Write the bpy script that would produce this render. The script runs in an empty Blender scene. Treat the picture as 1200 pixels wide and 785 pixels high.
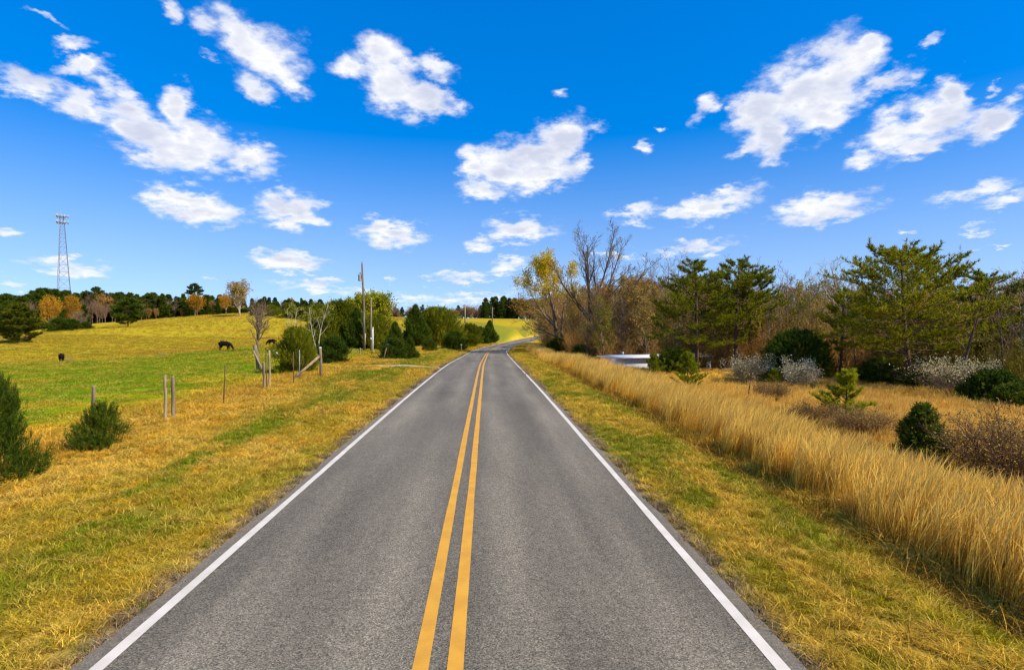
import bpy, math, random
import numpy as np
from mathutils import Vector, Matrix, noise as mnoise

R = math.radians
scene = bpy.context.scene
COL = scene.collection
RS = np.random.RandomState(7)

# ---------------------------------------------------------------- camera
# eye 3 m above a straight country road that runs along +Y
FPX, EYE = 667.0, Vector((0.0, 0.0, 3.0))
YAW, PITCH = math.atan(30 / FPX), math.atan(9.5 / FPX)
cam_data = bpy.data.cameras.new("camera")
cam_data.sensor_width = 36.0
cam_data.lens = 36.0 * FPX / 1200.0
cam_data.clip_start, cam_data.clip_end = 0.1, 6000.0
cam = bpy.data.objects.new("camera", cam_data)
cam.location = EYE
cam.rotation_euler = (math.pi / 2 - PITCH, 0.0, -YAW)
COL.objects.link(cam)
scene.camera = cam
CROT = cam.rotation_euler.to_matrix()


def ray(px, py):
    return (CROT @ Vector(((px - 600.0) / FPX, -(py - 392.5) / FPX, -1.0))).normalized()


def at(px, py, d):
    """survey point of the photograph at d metres down the road"""
    v = ray(px, py)
    return EYE + v * (d / v.y)


# ---------------------------------------------------------------- noise in numpy
_perm = np.random.RandomState(3).permutation(512)
_vals = np.random.RandomState(4).rand(512)


def vnoise(x, y):
    x = np.asarray(x, float); y = np.asarray(y, float)
    xi = np.floor(x).astype(int); yi = np.floor(y).astype(int)
    fx = x - xi; fy = y - yi
    fx = fx * fx * (3 - 2 * fx); fy = fy * fy * (3 - 2 * fy)

    def h(a, b):
        return _vals[(_perm[(a & 511)] + b * 37) & 511]
    return ((h(xi, yi) * (1 - fx) + h(xi + 1, yi) * fx) * (1 - fy)
            + (h(xi, yi + 1) * (1 - fx) + h(xi + 1, yi + 1) * fx) * fy)


def fbm(x, y, o=4):
    s, a, t = 0.0, 1.0, 0.0
    for i in range(o):
        s = s + a * vnoise(x * 2 ** i + 17.3 * i, y * 2 ** i - 9.1 * i)
        t += a; a *= 0.55
    return s / t


def sstep(a, b, x):
    t = np.clip((x - a) / (b - a), 0, 1)
    return t * t * (3 - 2 * t)


# ---------------------------------------------------------------- road line and terrain
_cy = np.array([-40, 0, 35, 50, 65, 82, 100, 118, 128, 140, 153, 170, 190, 208, 230, 255, 290])
_cx = np.array([-.43, -.43, -.43, -.40, -.2, .02, .45, 2.0, 3.3, 5.1, 7.4, 10.4, 14.3, 18.3, 24., 33., 50.])


def _smooth_line():
    yy = np.linspace(-40, 290, 661)
    xx = np.interp(yy, _cy, _cx)
    k = np.hanning(31); k /= k.sum()
    xx = np.convolve(np.pad(xx, 15, mode='edge'), k, mode='valid')
    return xx, yy


RX, RY = _smooth_line()
HALF = 3.24


def road_z(y):
    z = np.interp(y, [-60, 25, 46, 65, 82, 100, 130, 170, 208, 260, 300],
                  [0, 0, -.2, -.6, -1.0, -1.3, -1.36, -1.3, -1.0, -.5, 0])
    return z


_yy = np.arange(-60, 301, 1.0)
_zz = np.convolve(np.pad(road_z(_yy), 8, mode='edge'), np.ones(17) / 17, mode='valid')


def road_z(y):
    return np.interp(y, _yy, _zz)


def road_t(x, y):
    """signed sideways distance from the centre line, and the y of the nearest point"""
    x = np.asarray(x, float).ravel(); y = np.asarray(y, float).ravel()
    t = np.empty_like(x); ys = np.empty_like(x)
    for i in range(0, len(x), 20000):
        d2 = (x[i:i + 20000, None] - RX[None]) ** 2 + (y[i:i + 20000, None] - RY[None]) ** 2
        j = np.argmin(d2, 1)
        tx = np.gradient(RX)[j]; ty = np.gradient(RY)[j]
        L = np.hypot(tx, ty)
        dx = x[i:i + 20000] - RX[j]; dy = y[i:i + 20000] - RY[j]
        t[i:i + 20000] = np.where(np.abs(dx * tx + dy * ty) / L > 2.0, np.sign(dx * ty - dy * tx) * np.sqrt(dx * dx + dy * dy), (dx * ty - dy * tx) / L)
        ys[i:i + 20000] = RY[j]
    return t, ys


_ctrl = []


def cp(px, py, d, dz=0.0):
    p = at(px, py, d)
    _ctrl.append((p.x, p.y, p.z + dz))


for px, py, d in [(264, 411, 85), (72, 426, 87), (318, 405, 112), (0, 430, 71), (60, 452, 38), (-150, 440, 65),
                  (22, 402, 110), (150, 383, 150), (80, 391, 165), (0, 396, 200), (50, 386.5, 220), (110, 379, 230),
                  (175, 374.5, 235), (225, 371, 235), (275, 367.5, 230), (330, 367.5, 215), (372, 372, 210),
                  (440, 371.5, 230), (485, 372, 240), (540, 373, 250), (620, 374.5, 250), (300, 385, 160),
                  (200, 395, 130), (335, 393, 135), (427, 410.5, 74), (390, 415, 66), (490, 405, 104), (575, 401.5, 160), (549, 405, 122), (530, 408, 103),
                  (600, 384, 205), (550, 386, 190), (470, 385, 170), (400, 388, 150), (-200, 400, 200), (-500, 410, 200)]:
    cp(px, py, d)
for px, py, d in [(0, 396, 200), (110, 379, 230), (225, 371, 235), (330, 367.5, 215), (440, 371.5, 230), (540, 373, 250), (620, 374.5, 250)]:
    p = at(px, py, d)
    _ctrl.append((p.x * 1.35, p.y * 1.35, p.z - 1.5))
    _ctrl.append((p.x * 2.6, p.y * 2.6, p.z - 9))
for y in (-30, -10, 5, 15, 25, 40, 55):
    z = float(road_z(y))
    _ctrl += [(-11.5, y, z * .3 + .0), (-7.2, y, z * .6 - .10), (7.2, y, z - .05), (-25, y, -.35 - .004 * y)]
    if y < 45:
        _ctrl += [(-60, y, -1.5), (-110, y, -2.5)]
for y in (70, 85, 100, 120, 145, 170, 208):
    x = float(np.interp(y, RY, RX)); z = float(road_z(y))
    _ctrl += [(x - 5.5, y, z + .05), (x + 6, y, z)]
_ctrl += [(12, 12, -.3), (12, 28, -.35), (13, 42, -.5), (20, 22, -.5), (24, 30, -.5), (18.5, 44, -.4), (18, 60, -2.3), (14, 63, -2.2), (26, 62, -2.4),
          (13.2, 53, -1.2), (15.6, 83, -1.3), (12.6, 97, -1.3), (42, 60, -2.6), (60, 120, -2), (40, 150, -.6), (100, 100, -2), (40, 20, -1),
          (100, 20, -1.5), (100, 300, 1), (60, 230, 1), (14, -20, -.3), (60, -40, -1), (300, 100, -2), (300, 500, -2), (0, 900, -10), (-500, 700, -10),
          (500, 900, -8), (-600, 100, -6), (600, -100, -4), (-600, -200, -6), (0, -300, -2), (0, 1400, -30), (900, 1400, -30), (-900, 1400, -30)]
_CP = np.array(_ctrl)


def _kern(dx, dy):
    return np.sqrt(dx * dx + dy * dy + 36.0)


_A = _kern(_CP[:, None, 0] - _CP[None, :, 0], _CP[:, None, 1] - _CP[None, :, 1])
_n = len(_CP)
_M = np.zeros((_n + 1, _n + 1))
_M[:_n, :_n] = _A + np.eye(_n) * -0.6
_M[_n, :_n] = 1; _M[:_n, _n] = 1
_W = np.linalg.solve(_M, np.append(_CP[:, 2], 0))


def ground_z(x, y):
    shp = np.shape(x)
    x = np.asarray(x, float).ravel(); y = np.asarray(y, float).ravel()
    z = np.empty_like(x)
    for i in range(0, len(x), 20000):
        z[i:i + 20000] = _kern(x[i:i + 20000, None] - _CP[None, :, 0], y[i:i + 20000, None] - _CP[None, :, 1]) @ _W[:_n] + _W[_n]
    t, ys = road_t(x, y)
    at_ = np.abs(t)
    rz = road_z(ys)
    bump = (fbm(x * .45, y * .45, 3) - .5) * .22 * sstep(3.8, 6.5, at_) * (1 - .9 * sstep(80, 130, y))
    ditch = -.14 * np.exp(-((t - 5.95) / .5) ** 2) * sstep(-20, 0, y) * (1 - sstep(60, 90, y))
    z = z + bump + ditch
    w = sstep(3.3, 6.0, at_)
    edge = rz - .10 + .02 * sstep(3.1, 3.5, at_)
    inside = (ys > -39) & (ys < 288)
    z = np.where(inside, edge * (1 - w) + z * w, z)
    return z.reshape(shp)


def gz(x, y):
    return float(ground_z(np.array([x]), np.array([y]))[0])


# ---------------------------------------------------------------- tags and mesh helpers
def tag(o, label=None, cat=None, group=None, kind=None):
    if label: o['label'] = label
    if cat: o['category'] = cat
    if group: o['group'] = group
    if kind: o['kind'] = kind
    return o


def thing(name, label, cat, loc=(0, 0, 0), rz=0.0, group=None):
    o = bpy.data.objects.new(name, None)
    o.empty_display_size = .3
    COL.objects.link(o)
    o.location = loc; o.rotation_euler = (0, 0, rz)
    return tag(o, label, cat, group)


def link(name, me, mat=None, parent=None):
    o = bpy.data.objects.new(name, me)
    COL.objects.link(o)
    if mat is not None: me.materials.append(mat)
    if parent is not None: o.parent = parent
    return o


def mesh(name, V, Q=None, T=None, attrs=None, smooth=False):
    """V (n,3); Q (m,4) quads; T (k,3) triangles; attrs {name: (type, array)} per vertex"""
    V = np.asarray(V, np.float32).reshape(-1, 3)
    Q = np.zeros((0, 4), np.int32) if Q is None or len(Q) == 0 else np.asarray(Q, np.int32)
    T = np.zeros((0, 3), np.int32) if T is None or len(T) == 0 else np.asarray(T, np.int32)
    me = bpy.data.meshes.new(name)
    me.vertices.add(len(V)); me.vertices.foreach_set('co', V.ravel())
    nl = Q.size + T.size
    me.loops.add(nl)
    me.loops.foreach_set('vertex_index', np.concatenate([Q.ravel(), T.ravel()]).astype(np.int32))
    me.polygons.add(len(Q) + len(T))
    st = np.concatenate([np.arange(len(Q)) * 4, Q.size + np.arange(len(T)) * 3]).astype(np.int32)
    me.polygons.foreach_set('loop_start', st)
    if smooth:
        me.polygons.foreach_set('use_smooth', np.ones(len(Q) + len(T), bool))
    for k, (ty, arr) in (attrs or {}).items():
        a = me.attributes.new(k, ty, 'POINT')
        arr = np.asarray(arr)
        if ty == 'FLOAT_COLOR':
            if arr.shape[1] == 3: arr = np.concatenate([arr, np.ones((len(arr), 1))], 1)
            a.data.foreach_set('color', arr.astype(np.float32).ravel())
        elif ty == 'FLOAT_VECTOR': a.data.foreach_set('vector', arr.astype(np.float32).ravel())
        elif ty == 'INT': a.data.foreach_set('value', arr.astype(np.int32).ravel())
        else: a.data.foreach_set('value', arr.astype(np.float32).ravel())
    me.update(calc_edges=True)
    return me


class MB:
    """collects tubes and boxes into one mesh"""
    def __init__(self):
        self.V, self.Q, self.T, self.n = [], [], [], 0

    def add(self, V, Q=None, T=None):
        V = np.asarray(V, float).reshape(-1, 3)
        self.V.append(V)
        if Q is not None and len(Q): self.Q.append(np.asarray(Q) + self.n)
        if T is not None and len(T): self.T.append(np.asarray(T) + self.n)
        self.n += len(V)
        return self

    def box(self, c, s, rot=None, bev=0.0):
        c = np.array(c, float); s = np.array(s, float) / 2
        k = np.array([(-1, -1, -1), (1, -1, -1), (1, 1, -1), (-1, 1, -1), (-1, -1, 1), (1, -1, 1), (1, 1, 1), (-1, 1, 1)], float)
        v = k * s
        if rot is not None: v = v @ np.array(rot.to_matrix() if hasattr(rot, 'to_matrix') else rot).T
        return self.add(v + c, [(0, 3, 2, 1), (4, 5, 6, 7), (0, 1, 5, 4), (1, 2, 6, 5), (2, 3, 7, 6), (3, 0, 4, 7)])

    def path(self, pts, rad, sides=8, cap=True):
        V, Q = tubes(np.array([pts], float), np.array([rad], float), sides)
        base = self.n
        self.add(V, Q)
        if cap:
            n = len(pts)
            for ring, rev in ((0, True), (n - 1, False)):
                c = np.array(pts[0 if ring == 0 else -1], float)
                i0 = self.n
                self.V.append(c[None]); self.n += 1
                ids = base + ring * sides + np.arange(sides)
                nx = np.roll(ids, -1)
                t = np.stack([np.full(sides, i0), nx if rev else ids, ids if rev else nx], 1)
                self.T.append(t)
        return self

    def lathe(self, c, prof, sides=12, axis='z'):
        prof = [(max(r, 1e-4), z) for r, z in prof]
        pts = [(0, 0, z) for r, z in prof]
        a = np.arange(sides) / sides * 2 * np.pi
        V = np.concatenate([np.stack([r * np.cos(a), r * np.sin(a), np.full(sides, z)], 1) for r, z in prof])
        if axis == 'x': V = V[:, [2, 0, 1]]
        if axis == 'y': V = V[:, [0, 2, 1]] * np.array([1, 1, -1])
        Q = []
        for j in range(len(prof) - 1):
            for i in range(sides):
                Q.append((j * sides + i, j * sides + (i + 1) % sides, (j + 1) * sides + (i + 1) % sides, (j + 1) * sides + i))
        return self.add(V + np.array(c, float), Q)

    def build(self, name, mat, parent=None, smooth=False, attrs=None):
        me = mesh(name, np.concatenate(self.V), np.concatenate(self.Q) if self.Q else None, np.concatenate(self.T) if self.T else None, attrs, smooth)
        return link(name, me, mat, parent)


def tubes(P, Rr, sides):
    """P (B,n,3) paths, Rr (B,n) radii -> vertices and quads of all tubes"""
    B, n, _ = P.shape
    T = np.gradient(P, axis=1)
    T /= np.linalg.norm(T, axis=2, keepdims=True) + 1e-9
    m = T.mean(1); m /= np.linalg.norm(m, axis=1, keepdims=True) + 1e-9
    ref = np.where(np.abs(m[:, 2:3]) < .8, np.array([[0, 0, 1.]]), np.array([[1., 0, 0]]))
    u = np.cross(T, ref[:, None, :]); u /= np.linalg.norm(u, axis=2, keepdims=True) + 1e-9
    v = np.cross(T, u)
    a = np.arange(sides) / sides * 2 * np.pi
    ring = (P[:, :, None, :] + Rr[:, :, None, None] * (np.cos(a)[None, None, :, None] * u[:, :, None, :] + np.sin(a)[None, None, :, None] * v[:, :, None, :]))
    V = ring.reshape(-1, 3)
    b = np.arange(B)[:, None, None] * n * sides
    j = np.arange(n - 1)[None, :, None] * sides
    i = np.arange(sides)[None, None, :]
    i2 = (i + 1) % sides
    Q = np.stack([b + j + i, b + j + i2, b + j + sides + i2, b + j + sides + i], -1).reshape(-1, 4)
    return V, Q


def tubes_of(paths, sides):
    """paths: list of (pts, radii); grouped by their number of points"""
    by = {}
    for p, r in paths: by.setdefault(len(p), []).append((p, r))
    mb = MB()
    for n, L in by.items():
        mb.add(*tubes(np.array([[tuple(q) for q in p] for p, r in L], float), np.array([r for p, r in L], float), sides))
    return mb


# ---------------------------------------------------------------- materials
class NT:
    def __init__(self, tree):
        self.t = tree; self.n = tree.nodes; self.l = tree.links

    def node(self, ty, **kw):
        o = self.n.new(ty)
        ins = kw.pop('ins', {})
        for k, v in kw.items(): setattr(o, k, v)
        for k, v in ins.items(): self.set(o.inputs[k], v)
        return o

    def set(self, sock, v):
        if isinstance(v, bpy.types.NodeSocket): self.l.new(v, sock)
        else:
            if sock.type == 'RGBA' and len(v) == 3: v = (*v, 1)
            sock.default_value = v

    def math(self, op, a, b=None, c=None, clamp=False):
        o = self.node('ShaderNodeMath', operation=op, use_clamp=clamp)
        for i, v in enumerate((a, b, c)):
            if v is not None: self.set(o.inputs[i], v)
        return o.outputs[0]

    def vmath(self, op, a, b=None, out=0, scale=None):
        o = self.node('ShaderNodeVectorMath', operation=op)
        self.set(o.inputs[0], a)
        if b is not None: self.set(o.inputs[1], b)
        if scale is not None: self.set(o.inputs[3], scale)
        return o.outputs[out]

    def mix(self, f, a, b, blend='MIX'):
        o = self.node('ShaderNodeMix', data_type='RGBA', blend_type=blend)
        self.set(o.inputs[0], f); self.set(o.inputs[6], a); self.set(o.inputs[7], b)
        return o.outputs[2]

    def noise(self, vec, scale, detail=4, rough=.55, out=0, dist=0.0):
        o = self.node('ShaderNodeTexNoise', ins={'Scale': scale, 'Detail': detail, 'Roughness': rough, 'Distortion': dist})
        if vec is not None: self.set(o.inputs['Vector'], vec)
        return o.outputs[out]

    def ramp(self, f, stops):
        o = self.node('ShaderNodeValToRGB')
        e = o.color_ramp.elements
        while len(e) < len(stops): e.new(.5)
        for i, (p, c) in enumerate(stops):
            e[i].position = p
            e[i].color = (*c, 1) if not isinstance(c, (int, float)) else (c, c, c, 1)
        self.set(o.inputs[0], f)
        return o.outputs[0]

    def maprange(self, f, a, b, c=0.0, d=1.0):
        o = self.node('ShaderNodeMapRange', interpolation_type='SMOOTHSTEP')
        self.set(o.inputs[0], f)
        for i, v in enumerate((a, b, c, d)): self.set(o.inputs[1 + i], v)
        return o.outputs[0]

    def attr(self, name, ty='GEOMETRY', out='Fac'):
        return self.node('ShaderNodeAttribute', attribute_name=name, attribute_type=ty).outputs[out]


def new_mat(name):
    m = bpy.data.materials.new(name)
    m.use_nodes = True
    t = NT(m.node_tree)
    for n in list(t.n): t.n.remove(n)
    out = t.node('ShaderNodeOutputMaterial')
    return m, t, out


def principled(t, out, color, rough=.7, spec=.3, normal=None, metallic=0.0):
    b = t.node('ShaderNodeBsdfPrincipled', ins={'Base Color': color, 'Roughness': rough, 'Metallic': metallic})
    b.inputs['Specular IOR Level'].default_value = spec
    if normal is not None: t.set(b.inputs['Normal'], normal)
    t.l.new(b.outputs[0], out.inputs[0])
    return b


def bump(t, h, strength=.4, dist=.02):
    return t.node('ShaderNodeBump', ins={'Strength': strength, 'Distance': dist, 'Height': h}).outputs[0]


def simple_mat(name, c1, c2, scale=6.0, rough=.7, spec=.3, stretch=(1, 1, 1), bstr=.3, bdist=.01, metallic=0.0):
    m, t, out = new_mat(name)
    co = t.node('ShaderNodeTexCoord').outputs['Object']
    v = t.vmath('MULTIPLY', co, stretch)
    n = t.noise(v, scale, 6, .65)
    col = t.mix(t.maprange(n, .3, .7), c1, c2)
    principled(t, out, col, rough, spec, bump(t, n, bstr, bdist), metallic)
    return m


def leaf_mat(name, stops, trans=.3, rough=.6, vary=.35, spec=.08):
    """foliage: colour from a per leaf random value, shifted a little per plant"""
    m, t, out = new_mat(name)
    rv = t.attr('rv')
    ob = t.node('ShaderNodeObjectInfo').outputs['Random']
    f = t.math('ADD', rv, t.math('MULTIPLY', t.math('SUBTRACT', ob, .5), vary), clamp=True)
    col = t.ramp(f, stops)
    b = t.node('ShaderNodeBsdfPrincipled', ins={'Base Color': col, 'Roughness': rough})
    b.inputs['Specular IOR Level'].default_value = spec
    tr = t.node('ShaderNodeBsdfTranslucent', ins={'Color': col})
    mx = t.node('ShaderNodeMixShader', ins={0: trans, 1: b.outputs[0], 2: tr.outputs[0]})
    t.l.new(mx.outputs[0], out.inputs[0])
    return m


# ---------------------------------------------------------------- colour of the land (albedo)
GOLD, STRAW, BROWN = np.array([.66, .385, .03]), np.array([.70, .48, .075]), np.array([.28, .14, .02])
GREEN, LUSH, OLIVE = np.array([.20, .255, .005]), np.array([.165, .275, .004]), np.array([.34, .275, .008])
HAYGOLD, SEDGE, LITTER = np.array([.44, .325, .022]), np.array([.58, .32, .06]), np.array([.15, .09, .04])


def lerp(a, b, f):
    f = np.asarray(f)[:, None]
    return a * (1 - f) + b * f


def forest_edge(y):
    return np.interp(y, [-40, 0, 20, 32, 45, 54, 62, 80, 105, 128, 153, 170, 208, 260], [29, 27, 25, 23.5, 19.5, 14.5, 12, 11, 9.0, 11.2, 15.2, 18.2, 26.5, 44])


def land_colour(x, y, rnd=None):
    x = np.asarray(x, float); y = np.asarray(y, float)
    t, ys = road_t(x, y)
    n1 = fbm(x * .9, y * .35, 4); n2 = fbm(x * .25 + 50, y * .12 + 9, 4); n3 = fbm(x * 2.3 + 7, y * 1.3 + 3, 3)
    calm = 1 - .85 * sstep(75, 125, y)
    n1, n2, n3 = .5 + (n1 - .5) * calm, .5 + (n2 - .5) * calm, .5 + (n3 - .5) * calm
    # left verge: straw and gold with a greener strip
    c = lerp(GOLD, STRAW, sstep(.4, .7, n3))
    c = lerp(c, BROWN * 1.5, sstep(.58, .75, n1) * .55 * sstep(-7, -8.5, t))
    c = lerp(c, OLIVE * 1.15, sstep(.36, .58, fbm(x * .6 + 3, y * .28 + 21, 4)) * .62 * sstep(-8.2, -6.8, t))
    strip = np.exp(-((t + 5.9 + (n2 - .5) * 2.4) / .75) ** 2)
    far_green = sstep(22, 34, y) * np.exp(-((t + 7.2) / 2.2) ** 2)
    g = np.clip(strip * sstep(.34, .6, n1) * 1.25 + far_green * sstep(.36, .58, n1) + sstep(.6, .74, n1) * .55 * (t > -5.2), 0, 1)
    left = lerp(c, GREEN, g)
    # right verge: olive green with straw
    c = lerp(OLIVE * 1.1, GOLD * .5 + STRAW * .5, sstep(.42, .64, n3) * .8)
    c = lerp(c, GREEN, sstep(.46, .66, n1) * .85)
    c = lerp(c, GOLD, sstep(30, 60, y) * .35)
    right = lerp(c, BROWN * .8, np.exp(-((t - 6.0) / .3) ** 2) * .8)
    # pasture
    past = lerp(LUSH, OLIVE, sstep(.50, .72, fbm(x * .22, y * .3, 4)) * .6)
    past = lerp(past, GOLD * .95, sstep(.56, .72, fbm(x * .5 + 31, y * .9, 3)) * .5 + .55 * np.exp(-((x + 12.5) / 2.2) ** 2))
    by = np.interp(x, [-200, -61, -39, -25, -12, -5], [50, 70, 84, 92, 80, 60])
    hill = lerp(HAYGOLD, np.array([.30, .29, .015]), sstep(.45, .68, n2) * .65)
    hill = lerp(hill, BROWN * 1.6, sstep(.6, .75, fbm(x * .06, y * .1, 3)) * .45)
    c = lerp(past, hill, sstep(-5, 5, y - by + (fbm(x * .1, y * .1, 2) - .5) * 14))
    farhill = lerp(np.array([.25, .215, .03]), HAYGOLD * .9, sstep(.42, .62, fbm(x * .05, y * .05, 3)))
    farhill = lerp(farhill, LUSH, np.exp(-((x - 6) / 22) ** 2 - ((y - 180) / 30) ** 2) * .25)
    c = lerp(c, farhill, sstep(110, 150, y) * sstep(-45, -20, x))
    c = lerp(left, c, np.maximum(sstep(-.8, .8, -(t + 11.3 + (n1 - .5) * 2.0)), sstep(100, 128, y) * sstep(-3.6, -6.0, t)))
    # right field and wood floor
    r = lerp(SEDGE, GOLD, sstep(.4, .65, n1))
    r = lerp(r, OLIVE, sstep(.62, .8, n2) * .4)
    r = lerp(r, lerp(LITTER, np.array([.22, .12, .05]), n1), sstep(-1.5, 1.5, x - forest_edge(y) + (n1 - .5) * 4))
    right = lerp(right, r, sstep(6.1, 6.6, t))
    right = lerp(right, farhill, sstep(200, 230, y) * sstep(60, 40, x))
    c = np.where((t < 0)[:, None], c, right)
    # dirt where the grass meets the asphalt
    dirt = lerp(np.array([.22, .15, .085]), np.array([.30, .24, .17]), n3)
    c = lerp(c, dirt, (1 - sstep(3.36, 3.62, np.abs(t) + (n3 - .5) * .3)))
    return c


# ---------------------------------------------------------------- ground
def axis_steps(segs):
    out = [segs[0][0]]
    for a, b, s0, s1 in segs:
        p = a; k = 0
        while p < b - 1e-6:
            f = (p - a) / (b - a)
            p = min(b, p + s0 + (s1 - s0) * f)
            out.append(p)
    return np.array(out)


gx = axis_steps([(-1200, -110, 120, 6), (-110, -14, 3, .6), (-14, 14, .28, .28), (14, 60, .6, 3), (60, 1200, 5, 120)])
gy = axis_steps([(-300, -20, 60, 3), (-20, 40, .5, .5), (40, 130, .8, 1.6), (130, 300, 2, 5), (300, 1500, 6, 120)])
GX, GY = np.meshgrid(gx, gy)
gv = np.stack([GX.ravel(), GY.ravel(), ground_z(GX, GY).ravel()], 1)
nx, ny = len(gx), len(gy)
ii = (np.arange(ny - 1)[:, None] * nx + np.arange(nx - 1)[None]).ravel()
gq = np.stack([ii, ii + 1, ii + 1 + nx, ii + nx], 1)
m_ground, t, out = new_mat("turf_and_soil")
colr = t.attr('land', out='Color')
pos = t.node('ShaderNodeNewGeometry').outputs['Position']
nA = t.noise(pos, 2.6, 8, .72)
nB = t.noise(t.vmath('MULTIPLY', pos, (1, .6, 1)), 26, 5, .7)
nC = t.noise(pos, .35, 6, .65)
v = t.math('ADD', t.math('MULTIPLY', nA, .6), t.math('MULTIPLY', nB, .6))
col = t.mix(1.0, colr, t.ramp(v, [(.36, .45), (.55, .90), (.78, 1.35)]), 'MULTIPLY')
col = t.mix(t.maprange(nC, .42, .68, 0, .28), col, t.mix(1.0, col, (.66, .86, .55), 'MULTIPLY'))
dfb = t.node('ShaderNodeBsdfDiffuse', ins={'Color': col, 'Normal': bump(t, v, .9, .06)})
t.l.new(dfb.outputs[0], out.inputs[0])
soil = land_colour(gv[:, 0], gv[:, 1])
gt, _ = road_t(gv[:, 0], gv[:, 1])
thatch = .55 * sstep(3.4, 3.9, np.abs(gt)) * sstep(12.5, 10.5, np.abs(gt)) * (1 - sstep(50, 80, gv[:, 1])) * ((gt < 0) | (gt < 6))
soil = lerp(soil, np.array([.20, .125, .035]), thatch)
ground = link("ground", mesh("ground", gv, gq, attrs={'land': ('FLOAT_COLOR', soil)}, smooth=True), m_ground)
tag(ground, kind='structure')

# ---------------------------------------------------------------- road
rs = np.concatenate([np.arange(-20, 60, .4), np.arange(60, 286, 1.0)])


def line_frame(y):
    x = np.interp(y, RY, RX)
    dx = np.interp(y, RY, np.gradient(RX) / np.gradient(RY))
    L = np.hypot(dx, 1)
    return x, dx / L, 1 / L


def road_strip(tl, dz, jit=0.0, ys=rs):
    """a sheet that follows the road between the given sideways offsets"""
    x, tx, ty = line_frame(ys)
    z = road_z(ys)
    tl = np.asarray(tl, float)
    tt = np.repeat(tl[None], len(ys), 0)
    if jit:
        tt[:, 0] += (fbm(ys * .9, ys * 0 + 1, 4) - .5) * jit; tt[:, -1] += (fbm(ys * .9, ys * 0 + 8, 4) - .5) * jit
    X = x[:, None] + tt * ty[:, None]
    Y = ys[:, None] - tt * tx[:, None]
    Z = z[:, None] - np.abs(tt) * .012 + dz
    V = np.stack([X, Y, Z], -1).reshape(-1, 3)
    n, m = tt.shape
    i = (np.arange(n - 1)[:, None] * m + np.arange(m - 1)[None]).ravel()
    Q = np.stack([i, i + 1, i + 1 + m, i + m], 1)
    return V, Q, tt.ravel(), np.repeat(ys, m)


m_asph, t, out = new_mat("worn_asphalt")
pos = t.node('ShaderNodeNewGeometry').outputs['Position']
off = t.attr('offset')
st1 = t.node('ShaderNodeTexVoronoi', ins={'Scale': 82.0, 'Randomness': 1.0})
t.set(st1.inputs['Vector'], t.vmath('ADD', pos, t.vmath('SCALE', t.noise(pos, 60, 2, .5, out=1), scale=.012)))
chip = t.node('ShaderNodeSeparateColor', ins={0: st1.outputs['Color']}).outputs[0]
fine = t.noise(pos, 55, 5, .75)
mid = t.noise(pos, 9, 5, .65)
big = t.noise(t.vmath('MULTIPLY', pos, (1.0, .09, 1)), .9, 5, .6)
stain = t.noise(t.vmath('MULTIPLY', pos, (1, .35, 1)), .5, 5, .62)
g = t.math('ADD', t.math('MULTIPLY', chip, .36), t.math('MULTIPLY', fine, .64))
base = t.ramp(g, [(.27, (.042, .036, .027)), (.45, (.150, .129, .089)), (.60, (.235, .203, .142)), (.80, (.46, .40, .29))])
# tyre paths run a little lighter, the oil strip between them darker
ab = t.math('ABSOLUTE', off)
tr = t.math('ADD', t.math('POWER', 2.718, t.math('MULTIPLY', t.math('POWER', t.math('SUBTRACT', ab, .78), 2), -9.0)),
            t.math('POWER', 2.718, t.math('MULTIPLY', t.math('POWER', t.math('SUBTRACT', ab, 2.35), 2), -9.0)))
k = t.math('ADD', .80, t.math('MULTIPLY', tr, .22))
k = t.math('MULTIPLY', k, t.maprange(big, .3, .7, .78, 1.2))
k = t.math('MULTIPLY', k, t.maprange(stain, .3, .7, .88, 1.12))
k = t.math('MULTIPLY', k, t.maprange(mid, .25, .75, .86, 1.14))
base = t.mix(1.0, base, t.node('ShaderNodeCombineColor', ins={0: k, 1: k, 2: k}).outputs[0], 'MULTIPLY')
dust = t.math('MULTIPLY', t.maprange(ab, 3.02, 3.26), .45)
base = t.mix(dust, base, (.24, .20, .15))
principled(t, out, base, .82, .35, bump(t, g, .75, .007))


def paint_mat(name, c, c2, wear=.5):
    m, t, out = new_mat(name)
    pos = t.node('ShaderNodeNewGeometry').outputs['Position']
    n = t.noise(pos, 70, 5, .75); n2 = t.noise(pos, 3, 4, .6)
    v = t.node('ShaderNodeTexVoronoi', ins={'Scale': 100.0}); t.set(v.inputs['Vector'], pos)
    w = t.math('ADD', t.math('MULTIPLY', n, .75), t.math('MULTIPLY', n2, .25))
    col = t.mix(t.maprange(n2, .3, .7), c, c2)
    col = t.mix(t.maprange(w, .53 + .1 * (1 - wear), .66 + .1 * (1 - wear), 0, .85), col, (.12, .115, .11))
    principled(t, out, col, .75, .3, bump(t, n, .5, .004))
    return m


m_white = paint_mat("white_road_paint", (.68, .62, .53), (.58, .53, .44), .35)
m_yellow = paint_mat("yellow_road_paint", (.66, .335, .035), (.56, .275, .03), .45)
V, Q, tt, ss = road_strip(np.linspace(-HALF, HALF, 17), .0, .16)
road = link("road", mesh("road", V, Q, attrs={'offset': ('FLOAT', tt)}, smooth=True), m_asph)
tag(road, kind='structure')
for nm, c, w, mt in (("edge_line", -3.03, .118, m_white), ("edge_line", 3.06, .118, m_white), ("centre_line", -.153, .135, m_yellow), ("centre_line", .153, .135, m_yellow)):
    V, Q, tt, ss = road_strip([c - w / 2, c, c + w / 2], .004, .022)
    o = link(nm, mesh(nm, V, Q, smooth=True), mt)
    tag(o, kind='structure')

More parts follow.
